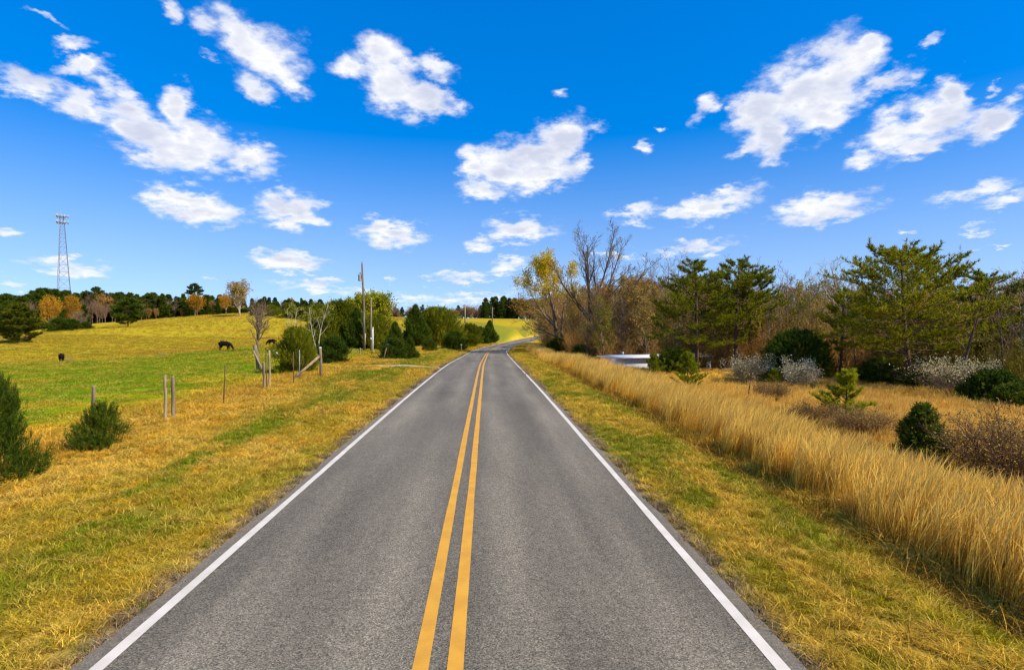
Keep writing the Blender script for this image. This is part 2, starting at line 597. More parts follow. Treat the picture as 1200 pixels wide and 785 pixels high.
# gravel farm track that leaves the road on the left
def ribbon(pts, widths, dz):
    pts = np.array(pts, float)
    s = np.linspace(0, len(pts) - 1, 60)
    x = np.interp(s, range(len(pts)), pts[:, 0]); y = np.interp(s, range(len(pts)), pts[:, 1]); w = np.interp(s, range(len(pts)), widths)
    kx = np.hanning(9); kx /= kx.sum()
    x = np.convolve(np.pad(x, 4, mode='edge'), kx, mode='valid'); y = np.convolve(np.pad(y, 4, mode='edge'), kx, mode='valid')
    tx, ty = np.gradient(x), np.gradient(y); L = np.hypot(tx, ty); nx_, ny_ = -ty / L, tx / L
    u = np.linspace(-.5, .5, 9)
    jit = 1 + (fbm(s * .8, s * 0, 3) - .5) * .5
    X = x[:, None] + nx_[:, None] * u[None] * (w * jit)[:, None]; Y = y[:, None] + ny_[:, None] * u[None] * (w * jit)[:, None]
    Z = ground_z(X, Y) + dz - .03 * (np.abs(u)[None] > .45)
    n, m = X.shape
    i = (np.arange(n - 1)[:, None] * m + np.arange(m - 1)[None]).ravel()
    return np.stack([X, Y, Z], -1).reshape(-1, 3), np.stack([i, i + m, i + 1 + m, i + 1], 1)


m_gravel = simple_mat("pale_gravel", (.34, .24, .12), (.50, .37, .20), 9, .95, .1, bstr=.8, bdist=.02)
V, Q = ribbon([(-3.75, 46.5), (-5.5, 46), (-9, 44.5), (-13, 45.5), (-16.5, 52), (-17.5, 62), (-17, 74)], [6.5, 4.4, 3.4, 2.8, 2.2, 2.2, 2.2], .035)
tag(link("driveway", mesh("driveway", V, Q, smooth=True), m_gravel), kind='structure')


# ---------------------------------------------------------------- scattered ground cover (stuff)
def blades(rs_, n, spread, h, w, bend, segs=3, lean=(0, 0), plume=0.0, flat=0.0):
    """one clump of n curved grass blades -> V, Q, attr height, attr random"""
    a = rs_.rand(n) * 2 * np.pi; rr = spread * np.sqrt(rs_.rand(n))
    bx, by = rr * np.cos(a), rr * np.sin(a)
    d = rs_.rand(n) * 2 * np.pi
    hh = h * (.45 + .75 * rs_.rand(n))
    bb = bend * (.3 + 1.1 * rs_.rand(n))
    tt = np.linspace(0, 1, segs + 1)
    ox = (np.cos(d) * bb)[:, None] * (tt ** 1.7)[None] * hh[:, None] + lean[0] * (tt ** 1.6)[None] * hh[:, None]
    oy = (np.sin(d) * bb)[:, None] * (tt ** 1.7)[None] * hh[:, None] + lean[1] * (tt ** 1.6)[None] * hh[:, None]
    oz = hh[:, None] * (tt[None] - (.30 * np.minimum(bb, 1.7))[:, None] * tt[None] ** 2.2) * (1 - flat)
    C = np.stack([bx[:, None] + ox, by[:, None] + oy, oz], -1)
    wa = rs_.rand(n) * np.pi
    wv = np.stack([np.cos(wa), np.sin(wa), np.zeros(n)], -1)
    prof = np.interp(tt, [0, .3, 1], [.75, 1, .12])
    if plume: prof = np.interp(tt, [0, .55, .7, .88, 1], [.7, .6, .7 + plume, .7 + plume, .15])
    hw = (w / 2) * (.6 + .8 * rs_.rand(n))[:, None] * prof[None]
    Lf = C - wv[:, None] * hw[..., None]; Rt = C + wv[:, None] * hw[..., None]
    V = np.stack([Lf, Rt], 2).reshape(n, -1, 3)
    k = 2 * (segs + 1)
    base = (np.arange(n) * k)[:, None]
    j = np.arange(segs)[None] * 2
    Q = np.stack([base + j, base + j + 1, base + j + 3, base + j + 2], -1).reshape(-1, 4)
    return V.reshape(-1, 3), Q, np.tile(np.repeat(tt, 2), n), np.repeat(rs_.rand(n), k)


def scatter(name, pts, col, clumps, mat, scale, label=None, tilt=.12):
    """points and clump shapes live in one mesh; a geometry node tree sets the clumps on the points"""
    n = len(pts)
    V, Q, T, bh, br, vid = [np.asarray(pts, float)], [], [], [np.zeros(n)], [np.zeros(n)], [np.full(n, -1)]
    off = n
    for i, cl in enumerate(clumps):
        cv, cq, ch, cr = cl[:4]
        V.append(cv); bh.append(ch); br.append(cr); vid.append(np.full(len(cv), i))
        if len(cq): (Q if cq.shape[1] == 4 else T).append(cq + off)
        if len(cl) > 4: T.append(cl[4] + off)
        off += len(cv)
    V = np.concatenate(V)
    pad = lambda a, d: np.concatenate([a, np.zeros((len(V) - n, d))]) if d else np.concatenate([a, np.zeros(len(V) - n)])
    rot = np.stack([(RS.rand(n) - .5) * 2 * tilt, (RS.rand(n) - .5) * 2 * tilt, RS.rand(n) * 2 * np.pi], 1)
    if isinstance(scale, tuple): scale = scale[0] + (scale[1] - scale[0]) * RS.rand(n)
    if clumps and len(clumps[0]) > 5: rot[:, 2] = RS.randn(n) * .45      # wind keeps one direction
    at_ = {'vid': ('INT', np.concatenate(vid)), 'bh': ('FLOAT', np.concatenate(bh)), 'br': ('FLOAT', np.concatenate(br)),
           'scl': ('FLOAT', pad(scale, 0)), 'rot': ('FLOAT_VECTOR', pad(rot, 3)), 'pick': ('INT', pad(RS.randint(0, len(clumps), n), 0)),
           'tint': ('FLOAT_VECTOR', pad(col, 3))}
    me = mesh(name, V, np.concatenate(Q) if Q else None, np.concatenate(T) if T else None, at_)
    o = link(name, me, mat)
    g = bpy.data.node_groups.new(name + "_spread", 'GeometryNodeTree')
    g.interface.new_socket('Geometry', in_out='INPUT', socket_type='NodeSocketGeometry')
    g.interface.new_socket('Geometry', in_out='OUTPUT', socket_type='NodeSocketGeometry')
    N, L = g.nodes, g.links
    gi, go = N.new('NodeGroupInput'), N.new('NodeGroupOutput')

    def na(nm, ty):
        x = N.new('GeometryNodeInputNamedAttribute'); x.data_type = ty; x.inputs[0].default_value = nm
        return x.outputs[0]
    vidn = na('vid', 'INT')
    cmp_ = N.new('FunctionNodeCompare'); cmp_.data_type = 'INT'; cmp_.operation = 'GREATER_EQUAL'
    isock = [s for s in cmp_.inputs if s.type == 'INT']
    L.new(vidn, isock[0]); isock[1].default_value = 0
    sep = N.new('GeometryNodeSeparateGeometry'); sep.domain = 'POINT'
    L.new(gi.outputs[0], sep.inputs[0]); L.new(cmp_.outputs[0], sep.inputs[1])
    spl = N.new('GeometryNodeSplitToInstances'); spl.domain = 'POINT'
    L.new(sep.outputs[0], spl.inputs[0]); L.new(vidn, spl.inputs['Group ID'])
    iop = N.new('GeometryNodeInstanceOnPoints')
    L.new(sep.outputs[1], iop.inputs['Points']); L.new(spl.outputs[0], iop.inputs['Instance'])
    iop.inputs['Pick Instance'].default_value = True
    L.new(na('pick', 'INT'), iop.inputs['Instance Index'])
    L.new(na('rot', 'FLOAT_VECTOR'), iop.inputs['Rotation'])
    L.new(na('scl', 'FLOAT'), iop.inputs['Scale'])
    L.new(iop.outputs[0], go.inputs[0])
    md = o.modifiers.new("spread", 'NODES'); md.node_group = g
    return tag(o, label, None, None, 'stuff')


def grass_mat(name, var=.5, trans=.35, tipcol=None):
    m, t, out = new_mat(name)
    tint = t.attr('tint', 'INSTANCER', 'Vector')
    br = t.attr('br'); bh = t.attr('bh')
    k = t.maprange(br, 0, 1, 1 - var * .55, 1 + var * .55)
    col = t.vmath('SCALE', tint, scale=k)
    col = t.mix(t.math('MULTIPLY', t.maprange(br, .55, 1.0), .35), col, (.55, .40, .15))
    if tipcol is not None: col = t.mix(t.maprange(bh, .45, .85, 0, .65), col, tipcol)
    b = t.node('ShaderNodeBsdfDiffuse', ins={'Color': col})
    tr = t.node('ShaderNodeBsdfTranslucent', ins={'Color': col})
    mx = t.node('ShaderNodeMixShader', ins={0: trans, 1: b.outputs[0], 2: tr.outputs[0]})
    t.l.new(mx.outputs[0], out.inputs[0])
    return m


m_turf = grass_mat("turf_blades", 1.0, .3)
m_tall = grass_mat("dry_tall_grass", .7, .5, (.84, .60, .15))


def sow(x0, x1, y0, y1, dens, keep):
    """random points in a rectangle, dens per square metre, thinned by keep(x, y, t)"""
    n = int((x1 - x0) * (y1 - y0) * dens)
    x = x0 + (x1 - x0) * RS.rand(n); y = y0 + (y1 - y0) * RS.rand(n)
    # only the land in front of the road camera and a margin round it
    vis = (np.abs(x - .045 * y) < y * .98 + 5.0) & (y > 1.5)
    x, y = x[vis], y[vis]
    t, _ = road_t(x, y)
    k = keep(x, y, t)
    x, y = x[k], y[k]
    return np.stack([x, y, ground_z(x, y) - .01], 1)


def jitter_col(c, k=.18):
    n = len(c)
    c = c * (1 + (RS.rand(n, 1) - .5) * 2 * (k + .14))
    # tufts of the other kind mixed in
    sw = RS.rand(n) < .20
    c[sw] = lerp(c[sw], STRAW, np.full(sw.sum(), .6))
    sw = RS.rand(n) < .12
    c[sw] = lerp(c[sw], GREEN, np.full(sw.sum(), .7))
    sw = RS.rand(n) < .07
    c[sw] = lerp(c[sw], BROWN, np.full(sw.sum(), .6))
    return c


short = [blades(np.random.RandomState(20 + i), 46, .075, .095, .0085, .95, 3) for i in range(6)]
matted = [blades(np.random.RandomState(40 + i), 50, .085, .115, .0085, 1.25, 4) for i in range(6)]
not_drive = lambda x, y: ~((np.abs(y - 45.5) < 1.3) & (x < -3.5) & (x > -14))
verge_l = lambda x, y, t: (t < -3.20 - .28 * RS.rand(len(x)) ** 2) & (t > -12.2) & not_drive(x, y)
verge_r = lambda x, y, t: (t > 3.22 + .28 * RS.rand(len(x)) ** 2) & (t < 6.0)
P = [sow(-13, 7, 1.5, 9, 105, lambda x, y, t: verge_l(x, y, t) | verge_r(x, y, t)),
     sow(-13, 7, 9, 18, 66, lambda x, y, t: verge_l(x, y, t) | verge_r(x, y, t)),
     sow(-13, 7, 18, 36, 32, lambda x, y, t: verge_l(x, y, t) | verge_r(x, y, t)),
     sow(-13, 8, 36, 80, 12, lambda x, y, t: verge_l(x, y, t) | verge_r(x, y, t)),
     sow(-10, 40, 80, 150, 2.6, lambda x, y, t: ((t < -3.4) & (t > -8)) | ((t > 3.4) & (t < 7)))]
sc = np.concatenate([np.full(len(p), s) * (.75 + .5 * RS.rand(len(p))) for p, s in zip(P, (.95, 1.1, 1.5, 2.3, 3.2))])
P = np.concatenate(P)
c = jitter_col(land_colour(P[:, 0], P[:, 1]))
dry = (np.array([.5, 0, 0]) * 0 + c)[:, 0] > c[:, 1] * 1.32
scatter("verge_turf_grass", P[~dry], c[~dry], short, m_turf, sc[~dry], "short olive green turf of the mown road verges")
scatter("verge_dry_grass", P[dry], c[dry], matted, m_turf, sc[dry], "matted golden dry grass of the road verges")

pas = [blades(np.random.RandomState(60 + i), 70, .38, .11, .014, 1.2, 2) for i in range(5)]
edge_x = lambda x, y: x < -11.0
P = [sow(-30, -10.5, 8, 30, 9, lambda x, y, t: t < -11.0), sow(-75, -10.5, 22, 60, 4.2, lambda x, y, t: (t < -11.0) & ((y > 30) | (x < -30))),
     sow(-115, -10.5, 60, 130, 2.0, lambda x, y, t: t < -11)]
sc = np.concatenate([np.full(len(p), s) * (.7 + .6 * RS.rand(len(p))) for p, s in zip(P, (.9, 1.25, 1.9))])
P = np.concatenate(P)
scatter("pasture_grass", P, jitter_col(land_colour(P[:, 0], P[:, 1]), .14), pas, m_turf, sc, "green pasture grass beyond the fence posts")

wind = (.42, .10)
tall = [blades(np.random.RandomState(80 + i), 70, .24, .72, .0075, .28, 5, lean=wind, plume=.75) + (None, 1) for i in range(6)]
tall = [(a[0], a[1], a[2], a[3], np.zeros((0, 3), int), 1) for a in tall]
P = [sow(6, 10, 2, 14, 30, lambda x, y, t: (t > 5.98 + .75 * RS.rand(len(x)) ** 1.5) & (t < 8.1)),
     sow(6, 12, 14, 40, 15, lambda x, y, t: (t > 5.98 + .75 * RS.rand(len(x)) ** 1.5) & (t < 8.6)),
     sow(6, 20, 40, 112, 6, lambda x, y, t: (t > 6.3 + .5 * RS.rand(len(x))) & (t < 8.9) & (x < forest_edge(y) + 1))]
sc = np.concatenate([np.full(len(p), s) * (.72 + .5 * RS.rand(len(p))) for p, s in zip(P, (1., 1.05, 1.2))])
P = np.concatenate(P)
sc = sc * (.78 + .44 * fbm(P[:, 0] * .9 + 3, P[:, 1] * .7, 3))
tc = lerp(GOLD * 1.3, STRAW * 1.15, fbm(P[:, 0], P[:, 1] * .4, 3)) * (.72 + .56 * RS.rand(len(P), 1))
sw = RS.rand(len(P)) < .13 + .3 * (fbm(P[:, 0] * 1.5, P[:, 1] * .8 + 9, 2) > .62)
tc[sw] = lerp(tc[sw], BROWN * 1.5, RS.rand(sw.sum()) * .8)
scatter("tall_dry_grass", P, tc, tall, m_tall, sc, "tall golden dry grass leaning along the right verge", .10)
sedge = [blades(np.random.RandomState(100 + i), 46, .28, .66, .014, .35, 4, lean=(.25, .05), plume=.5) for i in range(5)]
sedge = [(a[0], a[1], a[2], a[3], np.zeros((0, 3), int), 1) for a in sedge]
P = [sow(7.5, 30, 3, 30, 9, lambda x, y, t: (t > 7.9) & (x < forest_edge(y) + .5 + 2 * RS.rand(len(x)))),
     sow(7.5, 26, 30, 62, 6, lambda x, y, t: (t > 8.8) & (x < forest_edge(y) + .5 + 1.5 * RS.rand(len(x))))]
sc = np.concatenate([np.full(len(p), s) * (.6 + .6 * RS.rand(len(p))) for p, s in zip(P, (1., .8))])
sc = np.where(np.concatenate(P)[:, 1] > 35, sc * .50, sc * .64)
P = np.concatenate(P)
tc = lerp(SEDGE * 1.02, GOLD * 1.05, fbm(P[:, 0] * .5, P[:, 1] * .3, 3)) * (.78 + .4 * RS.rand(len(P), 1))
tc = lerp(tc, BROWN * 1.6, sstep(.50, .66, fbm(P[:, 0] * .35 + 5, P[:, 1] * .25, 3)) * .75)
scatter("broomsedge_grass", P, tc, sedge, m_tall, sc, "orange tan broomsedge of the rough field before the wood", .12)
rag = [blades(np.random.RandomState(120 + i), 34, .30, .30, .014, 1.1, 3) for i in range(4)]
P = [sow(-130, 30, 80, 235, .55, lambda x, y, t: (t < -8) & (y > 70) & ~((y > 100) & (x > -25))), sow(-13, -9.5, 6, 60, 3.0, lambda x, y, t: (t < -9.0) & (t > -12.6) & not_drive(x, y)),
     sow(5.5, 9, 2.5, 50, 16.0, lambda x, y, t: (t > 5.55) & (t < 6.6))]
sc = np.concatenate([np.full(len(p), s) * (.6 + .8 * RS.rand(len(p))) for p, s in zip(P, (1.5, .9, .8))])
c = np.concatenate([land_colour(P[0][:, 0], P[0][:, 1]), lerp(GOLD, BROWN * 1.7, RS.rand(len(P[1])) * .7), lerp(BROWN, GOLD * .8, RS.rand(len(P[2])))])
P = np.concatenate(P)
scatter("rough_weed_tufts", P, c * (.8 + .4 * RS.rand(len(P), 1)), rag, m_turf, sc, "rough tufts of weeds and hay grass")

#PART2
# ---------------------------------------------------------------- plants
m_bark = simple_mat("grey_brown_bark", (.10, .075, .055), (.24, .19, .145), 5, .95, .1, (1, 1, .25), .8, .03)
m_pine_bark = simple_mat("dark_pine_bark", (.055, .036, .024), (.15, .095, .06), 5, .95, .1, (1, 1, .3), .8, .03)
m_pale_bark = simple_mat("pale_grey_bark", (.26, .22, .16), (.50, .45, .36), 4, .9, .1, (1, 1, .3), .5, .02)
m_twig = simple_mat("brown_twigs", (.15, .095, .06), (.30, .20, .13), 3, .9, .1)
m_dark_twig = simple_mat("dark_brown_twigs", (.085, .055, .035), (.18, .12, .075), 3, .9, .1)
m_twig_tan = simple_mat("tan_twigs", (.24, .15, .08), (.42, .27, .14), 2, .9, .1)
m_twig_red = simple_mat("reddish_budding_twigs", (.26, .13, .05), (.40, .20, .075), 2, .9, .1)
m_twig_pale = simple_mat("pale_twigs", (.34, .28, .19), (.52, .44, .31), 2, .9, .1)
m_twig_gold = simple_mat("golden_twigs", (.36, .23, .05), (.50, .34, .08), 2, .9, .1)
m_pine = leaf_mat("pine_needles", [(0, (.070, .100, .004)), (.5, (.20, .22, .006)), (1, (.38, .34, .012))], .45)
m_pine_far = leaf_mat("far_pine_needles", [(0, (.030, .062, .006)), (.5, (.080, .125, .010)), (1, (.17, .20, .016))], .35)
m_pine_young = leaf_mat("young_pine_needles", [(0, (.18, .21, .006)), (.5, (.36, .37, .010)), (1, (.54, .50, .02))], .45)
m_cedar = leaf_mat("dark_cedar_sprays", [(0, (.024, .050, .005)), (.5, (.064, .105, .008)), (1, (.17, .20, .014))], .35)
m_cedar_olive = leaf_mat("olive_cedar_sprays", [(0, (.065, .085, .005)), (.5, (.155, .175, .008)), (1, (.30, .30, .015))], .4)
m_yellow = leaf_mat("yellow_spring_leaves", [(0, (.46, .34, .008)), (.5, (.70, .52, .012)), (1, (.84, .68, .04))], .5)
m_lime = leaf_mat("lime_spring_leaves", [(0, (.22, .25, .010)), (.5, (.36, .36, .015)), (1, (.50, .46, .03))], .4)
m_orange = leaf_mat("orange_brown_leaves", [(0, (.22, .11, .010)), (.5, (.48, .24, .015)), (1, (.62, .36, .03))], .35)
m_buds = leaf_mat("tan_catkins", [(0, (.20, .15, .03)), (.5, (.36, .25, .05)), (1, (.52, .37, .09))], .3)
m_redbuds = leaf_mat("reddish_buds", [(0, (.22, .12, .03)), (.5, (.36, .21, .05)), (1, (.48, .30, .08))], .3)
m_olivebuds = leaf_mat("olive_buds", [(0, (.12, .11, .008)), (.5, (.22, .19, .012)), (1, (.34, .29, .03))], .3)
m_blossom = leaf_mat("white_blossom", [(0, (.24, .21, .08)), (.5, (.46, .40, .20)), (1, (.74, .67, .44))], .3)
m_broad = leaf_mat("green_undergrowth_leaves", [(0, (.03, .055, .006)), (.5, (.075, .115, .008)), (1, (.16, .19, .012))], .3)
m_ygreen = leaf_mat("yellow_green_shrub_leaves", [(0, (.14, .14, .008)), (.5, (.26, .24, .010)), (1, (.38, .34, .02))], .35)


def rvec(rnd):
    while True:
        v = Vector((rnd.uniform(-1, 1), rnd.uniform(-1, 1), rnd.uniform(-1, 1)))
        if .01 < v.length_squared < 1: return v.normalized()


def walk(rnd, p, d, L, r0, r1, n, crook, up):
    pts, rad, dirs = [p.copy()], [r0], [d.copy()]
    for i in range(n):
        d = (d + rvec(rnd) * crook + Vector((0, 0, up))).normalized()
        p = p + d * (L / n)
        pts.append(p.copy()); rad.append(r0 + (r1 - r0) * (i + 1) / n); dirs.append(d.copy())
    return pts, rad, dirs


def turn(rnd, d, ang, az):
    a = d.orthogonal().normalized()
    a = Matrix.Rotation(az, 3, d) @ a
    return (Matrix.Rotation(ang, 3, a) @ d).normalized()


def branching(rnd, stems, levels):
    """stems: list of (p, d, L, r); levels: dicts n, len, ang, start, steps, crook, up, r, taper -> paths per level, tips"""
    paths = [[] for _ in range(len(levels))]
    tips = []

    def rec(p, d, L, r, k):
        s = levels[k]
        pts, rad, dirs = walk(rnd, p, d, L, r, r * s.get('taper', .25), s['steps'], s['crook'], s['up'])
        paths[k].append((pts, rad))
        if k == len(levels) - 1:
            tips.append((pts[-1], dirs[-1])); tips.append((pts[len(pts) // 2], dirs[-1]))
            return
        c = levels[k + 1]
        az = rnd.uniform(0, 6.28)
        n = max(1, int(round(c['n'] * rnd.uniform(.8, 1.2))))
        for i in range(n):
            f = c['start'] + (1 - c['start']) * (i + rnd.random()) / n
            x = f * s['steps']; j = min(int(x), s['steps'] - 1); u = x - j
            q = pts[j].lerp(pts[j + 1], u)
            rr = (rad[j] * (1 - u) + rad[j + 1] * u) * c['r']
            az += 2.4 + rnd.uniform(-.5, .5)
            ang = R(c['ang'] + rnd.uniform(-14, 14))
            g = (f - c['start']) / (1 - c['start'] + 1e-6)
            ll = c['len'] * L * (1 - c.get('fall', .5) * g) * rnd.uniform(.75, 1.2)
            rec(q, turn(rnd, dirs[j + 1], ang, az), ll, max(rr, c.get('rmin', .004)), k + 1)
    for (p, d, L, r) in stems: rec(Vector(p), Vector(d).normalized(), L, r, 0)
    return paths, tips


def cards(rs_, P, D, L, W, spread=1.0, droop=0.0):
    """rhombic leaves at P roughly along D"""
    n = len(P)
    d = D + rs_.randn(n, 3) * spread
    d[:, 2] -= droop
    d /= np.linalg.norm(d, axis=1, keepdims=True) + 1e-9
    s = np.cross(d, rs_.randn(n, 3)); s /= np.linalg.norm(s, axis=1, keepdims=True) + 1e-9
    l = (L * (.6 + .8 * rs_.rand(n)))[:, None]; w = (W * (.6 + .8 * rs_.rand(n)))[:, None] / 2
    V = np.stack([P, P + d * l * .5 + s * w, P + d * l, P + d * l * .5 - s * w], 1).reshape(-1, 3)
    return V, np.arange(4 * n).reshape(-1, 4), np.repeat(rs_.rand(n), 4)


def needles(rs_, P, D, k, L, W, spread=.6, up=.35):
    n = len(P) * k
    P = np.repeat(P, k, 0); D = np.repeat(D, k, 0)
    d = D * .7 + rs_.randn(n, 3) * spread; d[:, 2] += up
    d /= np.linalg.norm(d, axis=1, keepdims=True) + 1e-9
    s = np.cross(d, rs_.randn(n, 3)); s /= np.linalg.norm(s, axis=1, keepdims=True) + 1e-9
    l = (L * (.6 + .7 * rs_.rand(n)))[:, None]
    V = np.stack([P + s * W / 2, P - s * W / 2, P + d * l], 1).reshape(-1, 3)
    tuft = np.repeat(rs_.rand(n // k), k) * .55 + rs_.rand(n) * .45
    return V, np.arange(3 * n).reshape(-1, 3), np.repeat(tuft, 3)


def tips_arrays(tips, rs_, keep=1.0, jit=0.0):
    P = np.array([tuple(p) for p, d in tips]); D = np.array([tuple(d) for p, d in tips])
    if keep < 1:
        k = rs_.rand(len(P)) < keep; P, D = P[k], D[k]
    if jit: P = P + rs_.randn(*P.shape) * jit
    return P, D


def meshes_bare(seed, stems, levels, split=1, leaf=None):
    """returns (trunk mesh, crown mesh, leaves mesh or None)"""
    rnd = random.Random(seed)
    rs_ = np.random.RandomState(seed)
    paths, tips = branching(rnd, stems, levels)
    tr = MB()
    for pts, rad in paths[0]: tr.path([tuple(p) for p in pts], rad, 9, True)
    cr = MB()
    for k in range(1, len(paths)):
        m = tubes_of(paths[k], 6 if k == 1 else 3)
        cr.add(np.concatenate(m.V), np.concatenate(m.Q))
    mt = mesh("trunk", np.concatenate(tr.V), np.concatenate(tr.Q), np.concatenate(tr.T), smooth=True)
    mc = mesh("limbs", np.concatenate(cr.V), np.concatenate(cr.Q), smooth=False)
    ml = None
    if leaf:
        P, D = tips_arrays(tips, rs_, leaf.get('keep', 1), leaf.get('jit', .05))
        if 'zmin' in leaf:
            k = P[:, 2] > leaf['zmin'] + rs_.randn(len(P)) * leaf.get('zs', .5); P, D = P[k], D[k]
        P = np.repeat(P, leaf['k'], 0) + rs_.randn(len(P) * leaf['k'], 3) * leaf.get('sp', .1); D = np.repeat(D, leaf['k'], 0)
        V, Q, rv = cards(rs_, P, D, leaf['L'], leaf['W'], 1.0, leaf.get('droop', 0))
        ml = mesh("leaves", V, Q, attrs={'rv': ('FLOAT', rv)})
    return mt, mc, ml


def lv(n, ln, ang, start=.3, steps=3, crook=.15, up=.06, r=.55, taper=.25, fall=.5, rmin=.006):
    return dict(n=n, len=ln, ang=ang, start=start, steps=steps, crook=crook, up=up, r=r, taper=taper, fall=fall, rmin=rmin)


class Kind:
    """a plant shape that can be set out again and again: named parts that share mesh data"""
    def __init__(self, parts):
        self.parts = parts; self.first = None
        zz = []
        for pn, me, mt in parts:
            if me is not None:
                c = np.empty(len(me.vertices) * 3, np.float32); me.vertices.foreach_get('co', c); zz.append(np.percentile(c[2::3], 99.7))
        self.H = float(max(zz))

    def put(self, name, label, cat, loc, rz, s, group=None, squash=1.0, lean=(0, 0)):
        if self.first is None:
            t = thing(name, label, cat, loc, rz, group)
            for pn, me, mt in self.parts:
                if me is None: continue
                if len(me.materials) == 0: me.materials.append(mt)
                o = bpy.data.objects.new(pn, me); COL.objects.link(o); o.parent = t
            self.first = t
        else:
            t = self.first.copy(); t.name = name
            for k in ('group',):
                if k in t: del t[k]
            COL.objects.link(t)
            for ch in self.first.children:
                c = ch.copy(); COL.objects.link(c); c.parent = t
            tag(t, label, cat, group)
            t.location = loc
        t.rotation_euler = (lean[0], lean[1], rz)
        t.scale = (s * squash, s * squash, s)
        return t


def bare_kind(seed, stems, levels, bark, twig, leaf=None, leafmat=None, crown="crown"):
    mt, mc, ml = meshes_bare(seed, stems, levels, leaf=leaf)
    return Kind([("trunk", mt, bark), ("limbs" if ml else crown, mc, twig), ("crown", ml, leafmat)])


# --- bare forest trees, 10 m tall at scale 1
def forest_tree(seed, bark, twig, leaf=None, leafmat=None, dense=1.0, H=10.0):
    rnd = random.Random(seed)
    st = [((0, 0, -.3), (rnd.uniform(-.08, .08), rnd.uniform(-.08, .08), 1), H, .13)]
    if rnd.random() < .5: st.append(((.1, 0, .0), (rnd.uniform(-.3, .3), rnd.uniform(-.3, .3), 1), H * .8, .09))
    return bare_kind(seed, st, [lv(1, 1, 0, steps=9, crook=.07, up=.10, taper=.12),
                                lv(17 * dense, .36, 44, .18, 4, .16, .12, .50, fall=.62, rmin=.018),
                                lv(7, .46, 42, .15, 3, .2, .10, .55, rmin=.011),
                                lv(6, .50, 38, .1, 2, .2, .08, .6, taper=.5, rmin=.0085)], bark, twig, leaf, leafmat)


FOREST = [forest_tree(200 + i, m_bark, (m_twig, m_twig_tan, m_twig_tan, m_twig_red, m_twig_tan)[i],
                      dict(k=3, L=.18, W=.10, keep=.6, sp=.12) if i else None, (None, m_buds, m_olivebuds, m_redbuds, m_redbuds)[i]) for i in range(5)]

# --- pines
def pine_kind(seed, H, crown_r, base=.24, nb=52, k=11, flat=.55, needle=(.22, .042), mat=None, young=False, wild=.25, bark=None, dead=8):
    rnd = random.Random(seed); rs_ = np.random.RandomState(seed)
    pts, rad, dirs = walk(rnd, Vector((0, 0, -.2)), Vector((rnd.uniform(-.05, .05), rnd.uniform(-.05, .05), 1)).normalized(), H * .97, H * .021, H * .005, 9, .05, .15)
    tr = MB().path([tuple(p) for p in pts], rad, 9)
    limbs, P, D = [], [], []
    az = rnd.uniform(0, 6)
    for i in range(nb + dead):
        deadb = i >= nb
        f = (base + (1 - base) * ((i + rnd.random() * .9) / nb) ** .85) if not deadb else rnd.uniform(.1, base + .15)
        f = min(f, .985)
        x = f * 9; j = min(int(x), 8); q = pts[j].lerp(pts[j + 1], x - j)
        az += 2.4 + rnd.uniform(-.6, .6)
        g = (f - base) / (1 - base)
        prof = (min(1, .55 + g * 1.6) * (1 - max(0, g) ** (2.2 / (1 - flat + .25)) * .86)) if not young else (1 - g * .8)
        wl = wild * (1 - .75 * max(0, g - .45) / .55)
        L = crown_r * prof * rnd.uniform(1 - wl * 1.6, 1 + wl) if not deadb else crown_r * rnd.uniform(.3, .75)
        el = R(rnd.uniform(-9, 13) + 14 * max(0, g) ** 2 + (25 if young else 0))
        d = Vector((math.cos(az) * math.cos(el), math.sin(az) * math.cos(el), math.sin(el)))
        bp, br_, bd = walk(rnd, q, d, L, max(.012, H * .0042 * (1.2 - g)), .006, 5, .16, .05)
        limbs.append((bp, br_))
        if deadb:
            for m in range(4):
                u = rnd.uniform(.3, 1) * 5; jj = min(int(u), 4); qq = bp[jj].lerp(bp[jj + 1], u - jj)
                limbs.append(walk(rnd, qq, turn(rnd, bd[jj], R(45), rnd.uniform(0, 6)), L * .3, .008, .004, 5, .15, 0)[:2])
            continue
        ns = max(5, int(17 * L / crown_r * (1 if not young else .6)))
        for m in range(ns):
            u = (.28 + .72 * (m + rnd.random()) / ns) * 5; jj = min(int(u), 4); qq = bp[jj].lerp(bp[jj + 1], u - jj)
            side = 1 if m % 2 else -1
            h = bd[jj].cross(Vector((0, 0, 1))).normalized() * side
            sdv = (bd[jj] * rnd.uniform(.5, 1.0) + h * rnd.uniform(.5, 1.0) + Vector((0, 0, rnd.uniform(-.05, .35)))).normalized()
            tl = L * rnd.uniform(.16, .36) * (1.25 - .6 * u / 5)
            tp = walk(rnd, qq, sdv, tl, .009, .004, 5, .12, .08)
            limbs.append(tp[:2])
            for w_ in (1, 2, 3, 4, 5):
                if rnd.random() < .84:
                    P.append(tuple(tp[0][w_] + rvec(rnd) * .04)); D.append(tuple(tp[2][w_]))
        P.append(tuple(bp[-1])); D.append(tuple(bd[-1]))
    for m in range(6):
        P.append(tuple(pts[-1] + Vector((0, 0, -.08 * m)))); D.append((0, 0, 1))
    lm = tubes_of(limbs, 4)
    V, T, rv = needles(rs_, np.array(P), np.array(D), k, needle[0], needle[1], .55, .42)
    mt = mesh("trunk", np.concatenate(tr.V), np.concatenate(tr.Q), np.concatenate(tr.T), smooth=True)
    ml = mesh("limbs", np.concatenate(lm.V), np.concatenate(lm.Q))
    mn = mesh("crown", V, T=T, attrs={'rv': ('FLOAT', rv)})
    return Kind([("trunk", mt, bark or m_pine_bark), ("limbs", ml, bark or m_pine_bark), ("crown", mn, mat or m_pine)])


